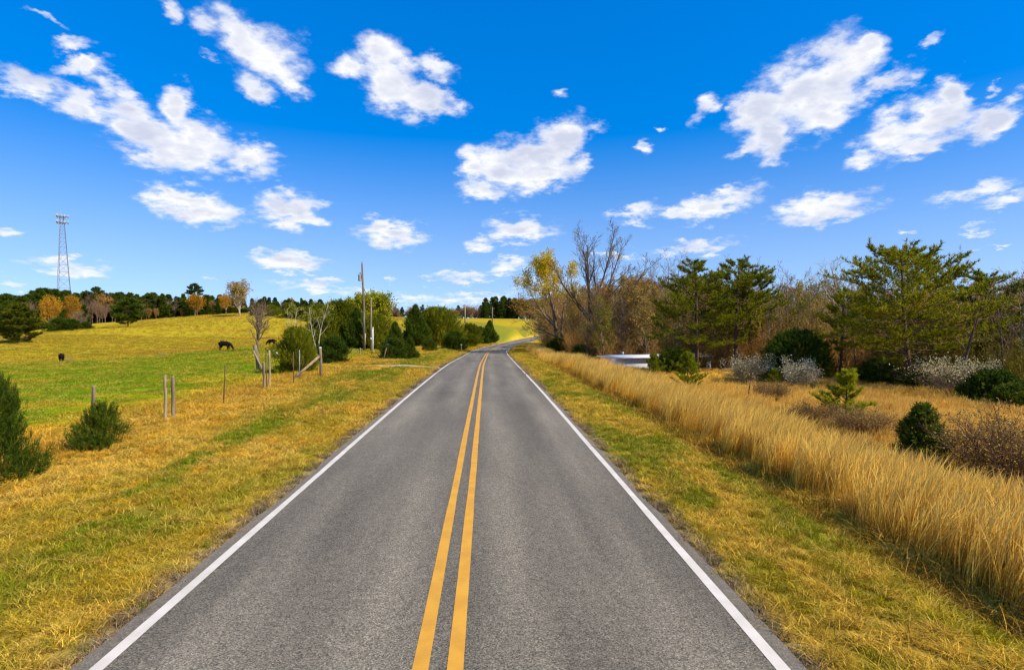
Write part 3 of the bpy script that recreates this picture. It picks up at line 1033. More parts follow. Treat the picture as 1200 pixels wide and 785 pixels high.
# --- junipers and other dense evergreens, 1 m tall and about 1 m wide at scale 1 times H
def cedar_kind(seed, H, rad, n=1500, k=12, L=.14, W=.035, top=1.6, bushy=.25, mat=None, round_=0.0, lumps=7):
    rs_ = np.random.RandomState(seed); rnd = random.Random(seed)
    st = MB().path([(0, 0, -.15), (.02, 0, H * .4), (0, .02, H * .9)], [H * .022 + .01, H * .014, .006], 7)
    ph = rs_.rand(lumps) * 6.28; amp = rs_.rand(lumps) * bushy; fz = rs_.rand(lumps) * 5
    f = rs_.rand(n) ** 1.15
    a = rs_.rand(n) * 6.28
    if round_: prof = np.sqrt(np.clip(1 - ((f - .42) / .60) ** 2, .02, 1)) * round_ + (1 - round_) * (1 - f) ** (1 / top)
    else: prof = (1 - f) ** (1 / top) * np.minimum(1, .62 + f * 3)
    spk = np.where(rs_.rand(n) < .22, 1 + .38 * rs_.rand(n), 1.0)
    bump_ = spk + sum(amp[i] * np.sin(a * (i % 4 + 1) + ph[i] + f * fz[i] * 3) for i in range(lumps)) * .55
    rr = rad * prof * bump_ * (.30 + .70 * rs_.rand(n) ** .45)
    P = np.stack([np.cos(a) * rr, np.sin(a) * rr, f * H * .97 + .03 * H + rs_.randn(n) * .03 * H], 1)
    P[:, 2] = np.maximum(P[:, 2], .02)
    D = np.stack([np.cos(a), np.sin(a), .75 + .9 * f], 1); D /= np.linalg.norm(D, axis=1, keepdims=True)
    # each spray is a feather of little tips along a short shoot
    kk = np.linspace(-.5, .6, k)[None, :, None] * L * 2.2
    PP = (P[:, None] + D[:, None] * kk + rs_.randn(n, k, 3) * L * .22).reshape(-1, 3)
    V, T, rv = needles(rs_, PP, np.repeat(D, k, 0), 2, L, W, .5, .15)
    rv = np.clip(np.repeat(np.repeat(rs_.rand(n), k * 2), 3) * .55 + rv * .45, 0, 1)
    br_ = []
    for i in range(26):
        a_ = rnd.uniform(0, 6.28); z = rnd.uniform(.1, .8) * H
        br_.append(walk(rnd, Vector((0, 0, z)), Vector((math.cos(a_), math.sin(a_), .6)).normalized(), rad * (1 - z / H) * .9 + .05, .012, .004, 3, .1, .05)[:2])
    lm = tubes_of(br_, 4)
    mt = mesh("trunk", np.concatenate(st.V), np.concatenate(st.Q), np.concatenate(st.T), smooth=True)
    ml = mesh("limbs", np.concatenate(lm.V), np.concatenate(lm.Q))
    return Kind([("trunk", mt, m_pine_bark), ("limbs", ml, m_pine_bark), ("crown", mesh("crown", V, T=T, attrs={'rv': ('FLOAT', rv)}), mat or m_cedar)])


# --- thickets of stems
def shrub_kind(seed, H, spread, n, twig, leaf=None, leafmat=None, arch=-.03, name="stems"):
    rnd = random.Random(seed)
    st = []
    for i in range(n):
        a = rnd.uniform(0, 6.28); q = rnd.uniform(0, .35) * spread
        o = rnd.uniform(.15, .95)
        st.append(((math.cos(a) * q, math.sin(a) * q, -.05), (math.cos(a) * o, math.sin(a) * o, 1), H * rnd.uniform(.65, 1.1), .012))
    mt, mc, ml = meshes_bare(seed, st, [lv(1, 1, 0, steps=5, crook=.16, up=arch, taper=.3), lv(9, .38, 45, .2, 3, .2, .02, .6, rmin=.006), lv(6, .42, 42, .15, 2, .2, .0, .7, rmin=.005)], leaf=leaf)
    return Kind([("stems", mt, twig), ("twigs", mc, twig), ("leaves", ml, leafmat)])


def ground_at(px, py, d):
    """where the line of sight through that point of the photograph stands, d metres down the road"""
    p = at(px, py, d)
    return Vector((p.x, p.y, gz(p.x, p.y)))


def size_for(px, py_top, loc, H0):
    """scale that lifts a plant of height H0 at loc up to the sight line of py_top"""
    top = at(px, py_top, loc.y)
    return (top.z - loc.z) / H0


# ======== right hand side ========
# the two tall trees by the bend
big_bare = bare_kind(11, [((0, 0, -.3), (-.02, .02, 1), 11.5, .30), ((.55, .1, -.2), (.05, -.05, 1), 9.5, .22),
                          ((0, .1, 3.0), (-.55, .2, .8), 6.8, .13), ((-.05, 0, 4.4), (-.30, -.2, .95), 7.0, .12), ((.6, .1, 3.4), (.75, -.1, .75), 7.4, .13),
                          ((.6, 0, 4.6), (.48, .2, .9), 7.0, .12), ((.3, 0, 5.6), (.26, -.25, .95), 6.6, .11), ((.0, .1, 2.4), (.3, .8, .7), 5.5, .11), ((.5, -.1, 5.2), (.9, .1, .6), 4.6, .09)],
                     [lv(1, 1, 0, steps=8, crook=.06, up=.05, taper=.14), lv(11, .36, 30, .30, 4, .12, .12, .55, fall=.4, rmin=.024), lv(7, .46, 34, .2, 3, .16, .09, .55, rmin=.015),
                      lv(6, .5, 34, .15, 2, .18, .06, .6, rmin=.012)], m_pine_bark, m_dark_twig, dict(k=1, L=.12, W=.06, keep=.25, sp=.08), m_buds)
p = ground_at(695, 414, 83)
big_bare.put("bare_tree", "tallest tree by the bend, bare spreading limbs on several dark stems", "tree", p, 0, size_for(700, 262, p, big_bare.H))
yellow_tree = bare_kind(12, [((0, 0, -.3), (-.12, 0, 1), 9.6, .25), ((.2, 0, .2), (.10, .1, 1), 8.2, .17), ((-.2, 0, 2.4), (-.75, .0, .75), 6.4, .13), ((-.3, 0, 3.4), (-.42, -.2, .9), 6.0, .12),
                             ((-.1, 0, 1.6), (-.95, .2, .35), 5.2, .10), ((.1, 0, 1.4), (.8, -.2, .6), 4.6, .10)],
                        [lv(1, 1, 0, steps=8, crook=.09, up=.05, taper=.14), lv(10, .36, 36, .28, 4, .14, .09, .55, fall=.35, rmin=.02), lv(7, .46, 36, .2, 3, .18, .05, .55, rmin=.012),
                         lv(5, .48, 36, .15, 2, .2, .0, .6, rmin=.009)], m_bark, m_twig_tan, dict(k=9, L=.17, W=.09, keep=.85, zmin=6.7, zs=1.0, sp=.24, droop=.2), m_yellow)
p = ground_at(655, 409, 92)
yellow_tree.put("yellow_tree", "tree with yellow leaves in its top, left of the tall bare tree", "tree", p, .15, size_for(643, 291, p, yellow_tree.H), squash=.85)
sweep = bare_kind(13, [((0, 0, -.2), (-.55, 0, 1), 6.0, .16), ((0, 0, 0), (.1, .2, 1), 5.6, .13), ((.1, 0, .2), (-.9, .2, .6), 6.0, .12)],
                  [lv(1, 1, 0, steps=7, crook=.12, up=.03, taper=.2), lv(13, .52, 40, .2, 4, .16, .03, .55, fall=.4, rmin=.018), lv(8, .46, 40, .15, 3, .18, .02, .55, rmin=.011), lv(6, .5, 38, .1, 2, .2, .0, .65, rmin=.009)],
                  m_bark, m_twig_tan, dict(k=2, L=.14, W=.08, keep=.55, sp=.12), m_buds)
p = ground_at(668, 404, 100)
sweep.put("leaning_tree", "low brown tree leaning out over the bend of the road", "tree", p, .1, size_for(640, 345, p, sweep.H))

# the pines at the wood's edge
PA = pine_kind(31, 8.4, 3.6, .16, 70, 11, .55)
PB = pine_kind(32, 8.2, 3.0, .33, 58, 11, .75)
PC = pine_kind(33, 7.6, 3.9, .20, 84, 11, .75, wild=.28)
PD = pine_kind(34, 8.0, 2.4, .32, 44, 10, .6)
p = ground_at(817, 432, 44); PA.put("pine_tree", "left pine of the pair before the brown wood, tiers of boughs almost to the ground", "tree", p, 1.0, size_for(822, 306, p, PA.H))
p = ground_at(862, 430, 45); PB.put("pine_tree", "right pine of the pair, bare lower trunk and a wide flat top", "tree", p, 4.1, size_for(885, 304, p, PB.H))
p = ground_at(880, 430, 47); PD.put("pine_tree", "slim pine crowded against the right side of the flat topped pine", "tree", p, .3, size_for(905, 318, p, PD.H))
p = ground_at(1066, 460, 30.5); PC.put("pine_tree", "broadest pine, tiered dark green crown before the wood on the right", "tree", p, 2.0, size_for(1075, 287, p, PC.H))
p = ground_at(985, 440, 36); PD.put("pine_tree", "thin pine with sparse tufts just left of the broadest pine", "tree", p, 2.4, size_for(985, 335, p, PD.H) * .98, squash=.75)
p = ground_at(1150, 455, 33); PB.put("pine_tree", "pine behind the white flowering bush, right of the broadest pine", "tree", p, 2.9, size_for(1165, 318, p, PB.H))
# leaning dead stem and a pale bare tree at the frame's edge
snag = bare_kind(41, [((0, 0, -.2), (.22, 0, 1), 5.6, .085)], [lv(1, 1, 0, steps=8, crook=.06, up=.0, taper=.3), lv(9, .22, 55, .35, 3, .2, .05, .5, rmin=.012), lv(4, .5, 45, .2, 2, .2, .05, .6, rmin=.008)], m_pine_bark, m_twig)
p = ground_at(1118, 464, 28); snag.put("dead_tree", "thin dead stem leaning right across the white flowering bush", "tree", p, 0, size_for(1143, 326, p, snag.H))
pale = bare_kind(42, [((0, 0, -.2), (.03, 0, 1), 8, .12)], [lv(1, 1, 0, steps=8, crook=.07, up=.08, taper=.2), lv(14, .42, 50, .25, 4, .18, .08, .55, rmin=.02), lv(7, .46, 42, .2, 3, .2, .08, .55, rmin=.011), lv(5, .5, 40, .2, 2, .2, .06, .6, rmin=.009)], m_pale_bark, m_twig_pale)
p = ground_at(1195, 455, 31); pale.put("pale_bare_tree", "pale barked bare tree rising at the right border of the wood", "tree", p, .8, size_for(1195, 303, p, pale.H))
p = ground_at(989, 430, 52); pale.put("pale_bare_tree", "grey bare tree with a fan of fine twigs, left of the broadest pine", "tree", p, 2.8, size_for(988, 297, p, pale.H))
for px, top, lab in ((935, 313, "pale tan twiggy tree, left of two standing together behind the dark cedar"), (958, 318, "pale tan tree, right of two standing together behind the dark cedar")):
    p = ground_at(px, 425, 66); pale.put("pale_bare_tree", lab, "tree", p, px * .7, size_for(px, top, p, pale.H), squash=.9)

# shrubs before the wood
CB = cedar_kind(51, 3.0, 2.3, 2300, 12, .15, .04, 1.3, .3, round_=.8)
p = ground_at(935, 442, 37); CB.put("cedar_bush", "wide dark cedar bush in front of the wood, between the pines", "bush", p, 0, size_for(935, 387, p, CB.H))
CY = cedar_kind(52, 1.55, .62, 900, 11, .09, .024, 1.5, .3)
p = ground_at(1081, 540, 13.0); CY.put("cedar_sapling", "small dark cedar sapling standing in the tall grass on the right", "bush", p, .5, size_for(1081, 473, p, CY.H), squash=1.2)
YP = pine_kind(53, 2.2, 1.1, .08, 40, 13, .3, (.14, .02), m_pine_young, True, .35, dead=0)
p = ground_at(993, 512, 17.5); YP.put("pine_sapling", "yellow green pine sapling with a tall top shoot in the tan grass", "tree", p, .7, size_for(990, 432, p, YP.H), squash=1.15)
YG = pine_kind(54, 2.6, 1.5, .05, 48, 12, .3, (.16, .026), leaf_mat("fresh_pine_needles", [(0, (.09, .13, .004)), (.5, (.22, .27, .008)), (1, (.40, .40, .015))], .42), True, .35, dead=0)
p = ground_at(806, 455, 29); YG.put("pine_sapling", "bushy fresh green pine sapling before the white house, by the tall grass", "tree", p, 2.0, size_for(812, 412, p, YG.H))
p = ground_at(766, 436, 37); YG.put("pine_sapling", "small fresh green pine sapling right against the white house", "tree", p, 4.0, size_for(770, 414, p, YG.H))
p = ground_at(908, 450, 31); YG.put("pine_sapling", "low green pine sapling between the two white blossom thickets", "tree", p, 5.0, .42)
WB = shrub_kind(61, 1.7, 1.5, 26, m_twig_pale, dict(k=3, L=.08, W=.055, keep=.6, sp=.10), m_blossom)
p = ground_at(878, 446, 33); WB.put("blossom_bush", "left of two sprawling bushes with white blossom before the dark cedar", "bush", p, 0, 1.0)
p = ground_at(934, 451, 31); WB.put("blossom_bush", "right of two sprawling bushes with white blossom before the dark cedar", "bush", p, 2, .95)
WC = shrub_kind(62, 2.2, 1.9, 30, m_twig, dict(k=4, L=.09, W=.06, keep=.7, zmin=1.45, zs=.22, sp=.12), m_blossom)
p = ground_at(1120, 468, 26.5); WC.put("blossom_bush", "white topped flowering bush under the broadest pine, dark stems below", "bush", p, 1, .92)
BR = shrub_kind(63, 1.5, 2.0, 95, simple_mat("brown_bramble_stems", (.10, .055, .03), (.26, .14, .07), 4, .9, .1), dict(k=1, L=.05, W=.03, keep=.5, sp=.06), m_buds, arch=-.08)
for px, py, d, s, lab in ((1206, 566, 11.2, 1.05, "large brown bramble thicket right of the dark cedar sapling"), (1010, 520, 15.8, .62, "low brown bramble under the yellow green pine sapling"),
                          (955, 505, 17.5, .55, "low brown bramble in the tan grass left of the yellow green sapling"),
                          (902, 474, 24.5, .62, "small brown bramble beside the leaning stake in the grass")):
    p = ground_at(px, py, d); BR.put("bramble_bush", lab, "bush", p, px, s)
GB = cedar_kind(64, 1.5, 1.15, 1000, 9, .12, .06, 1.2, .3, m_broad, .9)
for px, py, d, s, lab in ((1165, 474, 25, .95, "green leafy bush right of the white topped flowering bush"), (1192, 486, 23.0, .72, "low bright green bush at the right border below the wood"),
                          (905, 449, 32.2, .55, "small bright green bush between the white blossom bushes"), (1030, 452, 33, .95, "dark green bush at the foot of the broadest pine, left of its trunk"),
                          (1085, 462, 30, .8, "dark green bush at the foot of the broadest pine, right of its trunk"), (655, 409, 88, 1.5, "dark green bush at the foot of the yellow topped tree"),
                          (680, 414, 78, 1.1, "green bush between the yellow topped tree and the tall bare tree"), (789, 433, 42, 1.1, "dark green bush behind the bushy pine sapling")):
    p = ground_at(px, py, d); GB.put("green_bush", lab, "bush", p, px * .3, s)
YS = cedar_kind(65, 4.2, 2.0, 1100, 8, .20, .08, 1.2, .35, m_ygreen, .9)
for px, py, d, top, lab in ((938, 425, 58, 372, "yellow green shrub behind the dark cedar bush, left of a second one"), (972, 425, 57, 370, "yellow green shrub behind the dark cedar bush, right of its pair"),
                            (1185, 440, 42, 395, "olive green shrub deep in the wood at the right border")):
    p = ground_at(px, py, d); YS.put("yellow_green_shrub", lab, "bush", p, px, size_for(px, top, p, YS.H))

# the wood itself: every trunk a tree of its own
rnd = random.Random(5)
spots = []
tries = 0
while len(spots) < 285 and tries < 20000:
    tries += 1
    y = rnd.uniform(24, 150); lo = float(forest_edge(np.array(y))) + 1.5
    x = rnd.uniform(lo, min(lo + 42, .045 * y + .93 * y + 4))
    if x < lo: continue
    if 11 < x < 28 and 56 < y < 66: continue            # the clearing of the white house
    if y < 31 and x < 27: continue
    mind = 1.75 if y < 80 else 2.4
    if any((x - a) ** 2 + (y - b) ** 2 < mind * mind for a, b in spots): continue
    spots.append((x, y))
for x, y in spots:
    z = gz(x, y)
    px = 570 + 667 * x / y
    top = np.interp(px, [600, 640, 700, 760, 830, 900, 940, 1000, 1060, 1120, 1200, 1400], [352, 346, 336, 329, 333, 344, 340, 335, 332, 337, 329, 329])
    hh = (3 + (383 - top) / 667 * y - z) * rnd.uniform(.84, 1.12)
    hh = min(max(hh, 5.0), 17)
    tallb = rnd.random() < .17
    if tallb: hh = min(hh * 1.32, 16)
    k = FOREST[0] if tallb else FOREST[rnd.choice((0, 1, 1, 2, 3, 3, 4, 0))] if y > 45 else FOREST[rnd.choice((0, 0, 1, 2, 3))]
    if px < 735: lab, grp = "brown bare tree standing in the wood behind the two tall trees at the bend", "bare trees of the wood at the bend"
    elif px < 965: lab, grp = "brown bare tree standing in the wood behind the pair of pines and the dark cedar", "bare trees of the wood behind the pines"
    else: lab, grp = "thin bare tree in the wood behind and beside the broadest pine", "bare trees of the wood on the right"
    k.put("forest_tree", lab, "tree", (x, y, z), rnd.uniform(0, 6.28), hh / k.H, grp, squash=rnd.uniform(.8, 1.1))

# brush on the wood's floor, one mass of twigs
def twig_clump(seed, H, n):
    rnd = random.Random(seed); st = []
    for i in range(n):
        a = rnd.uniform(0, 6.28); q = rnd.uniform(0, .7)
        st.append(((math.cos(a) * q, math.sin(a) * q, -.05), (rnd.uniform(-.35, .35), rnd.uniform(-.35, .35), 1), H * rnd.uniform(.5, 1.1), .013))
    paths, tips = branching(rnd, st, [lv(1, 1, 0, steps=4, crook=.1, up=.05, taper=.3), lv(9, .34, 40, .2, 2, .15, .08, .6, rmin=.009), lv(4, .45, 38, .2, 1, .1, .05, .7, taper=.6, rmin=.007)])
    V, Q, n0, hh, rr = [], [], 0, [], []
    for k, pp in enumerate(paths):
        m = tubes_of(pp, 3); v = np.concatenate(m.V)
        V.append(v); Q.append(np.concatenate(m.Q) + n0); n0 += len(v)
    V = np.concatenate(V)
    return V, np.concatenate(Q), np.clip(V[:, 2] / H, 0, 1), np.repeat(np.random.RandomState(seed).rand(len(V) // 3 + 1), 3)[:len(V)]


brush = [twig_clump(300 + i, 3.0, 10) for i in range(4)]
P = sow(6, 95, 22, 150, .55, lambda x, y, t: (x > forest_edge(y) + 1.0 + 1.5 * RS.rand(len(x))) & (x < forest_edge(y) + 34) & ~((x > 11.5) & (x < 27) & (y > 55) & (y < 65)) & ~((y < 31) & (x < 26)) & (t > 6))
c = lerp(lerp(np.array([.24, .13, .04]), np.array([.40, .21, .05]), sstep(.35, .65, fbm(P[:, 0] * .2, P[:, 1] * .2, 3))), np.array([.20, .17, .02]), sstep(.5, .68, fbm(P[:, 0] * .13 + 40, P[:, 1] * .13, 3))) * (.7 + .6 * RS.rand(len(P), 1))
scatter("undergrowth", P, c, brush, grass_mat("brush_twigs", .5, .0), (.7, 1.5), "brown twiggy undergrowth of the wood on the right", .15)

# ======== left hand side ========
OK_ = cedar_kind(71, 3.6, 2.3, 2200, 11, .17, .05, 1.3, .45, m_cedar_olive, .75)      # broad olive evergreen
CD = cedar_kind(72, 3.4, 1.5, 1900, 12, .15, .042, 1.15, .5)                         # dark cone
CE = cedar_kind(73, 2.0, 1.25, 1300, 12, .12, .036, 1.3, .35, round_=.7)              # rounded dark bush
# shrubs of the fence line
NB = cedar_kind(74, 1.9, 1.35, 720, 16, .15, .020, 1.4, .55, round_=.5)
p = at(-8, 556, 11.6); p = Vector((p.x, p.y, gz(p.x, p.y))); NB.put("cedar_bush", "dark cedar bush cut by the left border, nearest bush of the fence line", "bush", p, .6, size_for(-8, 440, p, NB.H), squash=.58)
SB = cedar_kind(75, .95, .62, 620, 13, .10, .018, 1.2, .6, round_=.8)
p = at(117, 521, 14.6); p = Vector((p.x, p.y, gz(p.x, p.y))); SB.put("cedar_bush", "small dark cedar bush at the foot of the first fence post", "bush", p, .6, size_for(117, 471, p, SB.H), squash=.62)
p = ground_at(345, 434, 38.5); OK_.put("cedar_bush", "round dark green cedar bush beside the braced fence post", "bush", p, .9, size_for(345, 383, p, OK_.H), squash=.68)
p = ground_at(391, 421, 49); CE.put("cedar_bush", "low dark cedar bush right behind the braced fence post", "bush", p, .5, size_for(391, 394, p, CE.H), squash=.95)
for px, py, d, top, K, H0, sq, lab in (
        (400, 402, 84, 352, OK_, 3.75, .85, "tall olive evergreen left of the utility pole"),
        (377, 404, 82, 366, OK_, 3.75, .8, "olive evergreen at the left end of the row behind the fence corner"),
        (418, 404, 82, 362, CD, 3.5, .9, "dark evergreen directly behind the utility pole"),
        (441, 405, 82, 368, OK_, 3.75, .8, "olive evergreen right of the short grey pole"),
        (487, 404, 104, 358, CD, 3.5, .95, "dark pointed cedar behind the mailbox, left of the broad one"),
        (511, 405, 112, 360, OK_, 3.75, 1.05, "broad dark evergreen left of the road, widest of its row"),
        (463, 413, 68, 378, CD, 3.5, .95, "dark pointed cedar between the mailbox and the broad evergreen"),
        (461, 418, 57, 396, CE, 2.1, 1.0, "low round cedar bush just right of the near mailbox"),
        (480, 417, 59, 393, CD, 3.5, .9, "small conical cedar right of the low round bush"),
        (503, 410, 92, 398, CE, 2.1, 1.1, "low cedar bush in front of the broad evergreen"),
        (532, 408, 102, 388, CE, 2.1, 1.1, "round olive bush near the far mailbox"),
        (549, 405, 121, 379, OK_, 3.75, .9, "olive cedar left of the last dark cedar by the bend"),
        (562, 403, 138, 383, CE, 2.1, 1.0, "small dark bush between the last two cedars by the bend"),
        (574, 401.5, 158, 376, CD, 3.5, 1.0, "last dark cedar of the row, next to the bend")):
    p = ground_at(px, py, d); K.put("cedar_tree" if top < 385 else "cedar_bush", lab, "tree" if top < 385 else "bush", p, px * .37, size_for(px, top, p, K.H), squash=sq)
spindle = pine_kind(76, 4.2, .75, .2, 20, 8, .2, (.20, .03), m_pine_far, True, .3, dead=0)
p = ground_at(495, 402, 108); spindle.put("pine_sapling", "thin pointed sapling rising above the dark cedars left of the road", "tree", p, 1, size_for(495, 357, p, spindle.H))

# round budding trees
def round_tree(seed, H, bark, twig, leaf, lm, spread=42, n1=14):
    return bare_kind(seed, [((0, 0, -.3), (.02, 0, 1), H * .62, H * .024), ((0, 0, H * .12), (.32, .1, 1), H * .52, H * .016), ((0, 0, H * .14), (-.32, -.1, 1), H * .5, H * .016)],
                     [lv(1, 1, 0, steps=6, crook=.08, up=.06, taper=.22), lv(n1, .62, spread, .22, 4, .14, .08, .6, fall=.3, rmin=.02), lv(7, .46, 40, .2, 3, .18, .05, .6, rmin=.013), lv(6, .48, 40, .15, 2, .2, .03, .65, rmin=.010)], bark, twig, leaf, lm)


LIME = round_tree(81, 8.0, m_bark, m_twig_gold, dict(k=4, L=.26, W=.16, keep=.9, sp=.16), m_lime)
PALE = round_tree(82, 8.0, m_pale_bark, m_twig_pale, dict(k=2, L=.22, W=.12, keep=.7, sp=.14), m_buds)
ORNG = round_tree(83, 8.0, m_bark, m_twig_gold, dict(k=2, L=.28, W=.17, keep=.75, sp=.18), m_orange)
BARE = round_tree(84, 8.0, m_bark, m_twig, None, None)
SLIM = bare_kind(88, [((0, 0, -.2), (-.05, 0, 1), 7.0, .10), ((.1, 0, .3), (.22, .05, 1), 6.2, .08)],
                 [lv(1, 1, 0, steps=7, crook=.08, up=.06, taper=.15), lv(8, .34, 38, .35, 3, .16, .1, .5, rmin=.016), lv(5, .45, 38, .2, 2, .2, .06, .55, rmin=.011), lv(4, .5, 36, .2, 1, .1, .0, .7, rmin=.009)],
                 m_pale_bark, m_twig_pale, dict(k=2, L=.12, W=.07, keep=.5, sp=.12), m_lime)
p = ground_at(431, 398, 108); LIME.put("willow_tree", "lime green budding round tree behind the utility pole", "tree", p, 0, size_for(429, 342, p, LIME.H))
p = ground_at(281, 369, 205); PALE.put("budding_tree", "large pale budding tree with a whitish trunk on the hilltop", "tree", p, 1, size_for(281, 327, p, PALE.H))
p = ground_at(302, 403, 78); BARE.put("bare_tree", "bare spreading tree standing in the pasture behind the leaning post", "tree", p, 2.0, size_for(300, 350, p, BARE.H), squash=.9)
p = ground_at(373, 408, 62); SLIM.put("budding_tree", "thin pale stemmed tree right of the round cedar bush", "tree", p, 3.0, size_for(372, 348, p, SLIM.H))
p = ground_at(343, 400, 90); SLIM.put("bare_tree", "thin bare tree behind the round cedar bush", "tree", p, 4.0, size_for(344, 352, p, SLIM.H))

# pasture trees
PT = pine_kind(85, 7.0, 3.9, .14, 84, 12, .55, (.36, .085), m_pine_far, wild=.25)
PU = pine_kind(86, 7.0, 3.6, .06, 96, 12, .3, (.36, .085), leaf_mat("olive_pine_needles", [(0, (.04, .06, .006)), (.5, (.10, .125, .008)), (1, (.20, .20, .012))], .35), wild=.25)
p = ground_at(150, 383, 150); PT.put("field_tree", "flat topped dark tree alone on the golden hill", "tree", p, 0, size_for(150, 349, p, PT.H))
p = ground_at(23, 402, 110); PU.put("field_tree", "rounded olive tree alone at the left edge of the pasture", "tree", p, 0, size_for(23, 355, p, PU.H))
for px, d, top, K, lab in ((60, 172, 347, ORNG, "orange leaved tree, left of the pair below the lattice tower"), (84, 170, 346, ORNG, "orange leaved tree, right of the pair below the lattice tower")):
    p = ground_at(px, 389, d); K.put("orange_tree", lab, "tree", p, px, size_for(px, top, p, K.H), squash=.52)
p = ground_at(92, 389, 165); BARE.put("bare_tree", "brown bare tree at the right side of the orange trees", "tree", p, 1, size_for(92, 362, p, BARE.H), squash=1.1)
for px, d, top, lab in ((70, 160, 372, "dark bush in front of the orange trees, left one"), (84, 160, 374, "dark bush in front of the orange trees, middle one"), (101, 162, 377, "dark bush in front of the orange trees, right one")):
    p = ground_at(px, 389, d); CE.put("dark_bush", lab, "bush", p, px, size_for(px, top, p, CE.H), squash=1.1)
p = ground_at(228, 369, 226); ORNG.put("orange_tree", "orange leaved tree at the wood's edge under the tall lone pine", "tree", p, 2, size_for(228, 345, p, ORNG.H), squash=1.1)
p = ground_at(265, 367, 224); ORNG.put("orange_tree", "small orange tree left of the large pale budding tree", "tree", p, 4, size_for(264, 345, p, ORNG.H), squash=.8)
LP = pine_kind(87, 9.0, 2.0, .62, 26, 10, .6, (.40, .09), m_pine_far)
p = ground_at(229, 371, 236); LP.put("tall_pine", "tall lone pine with a round tuft above the orange tree on the ridge", "tree", p, 0, size_for(228, 332, p, LP.H))
p = ground_at(112, 380, 244); LP.put("tall_pine", "tall pine tuft standing above the wood right of the lattice tower", "tree", p, 2, size_for(112, 336, p, LP.H))

# the far wood on the left: pines, cedars and bare trees one by one
FP = [pine_kind(400 + i, 10.0, 2.5, .04, 60, 8, .35, (.55, .14), m_pine_far, i == 1, .25, dead=0) for i in range(3)]
FB = [round_tree(420, 8.0, m_bark, m_twig_tan, dict(k=2, L=.34, W=.2, keep=.6, sp=.2), m_redbuds, 34), round_tree(421, 8.0, m_bark, m_twig, None, None, 34)]
rnd = random.Random(9)
TOPS = ([-60, 0, 20, 45, 60, 90, 120, 160, 190, 220, 250, 300, 330, 370, 420, 470, 520], [344, 346, 350, 340, 341, 345, 343, 346, 346, 347, 348, 350, 350, 353, 358, 361, 360])
DEP = ([-60, 0, 50, 110, 175, 230, 275, 330, 370, 440, 520], [205, 204, 224, 234, 238, 240, 236, 222, 216, 236, 254])
px = -70.0
i = 0
while px < 470:
    for row in range(4):
        q = px + rnd.uniform(-3, 3)
        d = np.interp(q, *DEP) + row * 7 + rnd.uniform(-2, 2) + 1
        p = ground_at(q, 372, d)
        top = np.interp(q, *TOPS) + (9 if row == 0 else 0) + rnd.uniform(-3, 7)
        grove = (100 < q < 150 or 160 < q < 184) and row < 2 or (q > 300 and row == 0)
        s_top = size_for(q, top, p, 1.0)
        if s_top < 2: continue
        if rnd.random() < (.8 if grove else .2):
            K, H0 = rnd.choice(FB), 8.2
            K.put("wood_bare_tree", "brown bare tree in the wood along the far side of the left pasture", "tree", p, rnd.uniform(0, 6.28), s_top / K.H, "bare trees of the far left wood", squash=rnd.uniform(.6, .9))
        else:
            K, H0 = rnd.choice(FP), 10.0
            K.put("wood_pine_tree", "dark green pine in the wood along the far side of the left pasture", "tree", p, rnd.uniform(0, 6.28), s_top / K.H, "pines of the far left wood", squash=rnd.uniform(1.0, 1.5))
    px += 6.3
# low olive trees that close the gap between hilltop and road
for k, (q, d, top, K, H0, sq) in enumerate(((318, 205, 357, OK_, 3.75, 1.0), (338, 200, 355, OK_, 3.75, 1.0), (356, 196, 352, PU, 7.0, .8), (372, 190, 356, OK_, 3.75, 1.0), (392, 185, 354, PU, 7.0, .8), (300, 206, 356, CD, 3.5, 1.1))):
    p = ground_at(q, 370, d); K.put("olive_tree", ("olive evergreen tree in the hedge that crests the golden hill"), "tree", p, k, size_for(q, top, p, K.H), "olive evergreens cresting the golden hill", squash=sq)
# wood on the hill beyond the bend
for k in range(70):
    q = 448 + k * 3.0 + rnd.uniform(-2, 2)
    d = np.interp(q, [440, 520, 620, 680], [236, 252, 262, 262]) + rnd.uniform(0, 14)
    p = ground_at(q, 373, d)
    dark = 566 < q < 606
    top = (350 if dark else 361) + rnd.uniform(-3, 6) - (3 if q > 540 and not dark else 0)
    if q > 606: top = 352 + rnd.uniform(-4, 5)
    s_top = size_for(q, top, p, 1.0)
    if s_top < 1.5: continue
    if dark or rnd.random() < .12:
        FP[(0, 2)[k % 2]].put("ridge_pine_tree", "dark pine on the green hilltop beyond the bend of the road", "tree", p - Vector((0, 0, .8)), k, (s_top + .8) / FP[(0, 2)[k % 2]].H, "pines on the hilltop beyond the bend", squash=.95)
    else:
        FB[k % 2].put("ridge_bare_tree", "brown bare tree on the green hilltop beyond the bend of the road", "tree", p - Vector((0, 0, 1.6)), k, (s_top + 1.6) / FB[k % 2].H, "bare trees on the hilltop beyond the bend", squash=1.5)
# ---------------------------------------------------------------- built things
m_wood = simple_mat("weathered_grey_wood", (.11, .08, .05), (.30, .23, .15), 9, .9, .1, (1, 1, .12), .8, .01)
m_wood_pale = simple_mat("sunbleached_wood", (.22, .16, .09), (.42, .33, .21), 9, .9, .1, (1, 1, .12), .6, .01)
m_pole = simple_mat("creosoted_pole_wood", (.11, .075, .05), (.25, .18, .12), 6, .85, .15, (1, 1, .08), .6, .01)
m_steel = simple_mat("galvanised_steel", (.20, .23, .28), (.32, .35, .40), 5, .5, .4, metallic=.4)
m_rust = simple_mat("rusty_steel", (.10, .055, .035), (.20, .11, .07), 8, .8, .2)
m_pvc = simple_mat("white_plastic", (.66, .66, .64), (.80, .80, .78), 3, .5, .4, bstr=.05)
m_transf = simple_mat("grey_transformer_paint", (.30, .32, .33), (.42, .44, .45), 3, .5, .4, bstr=.05)
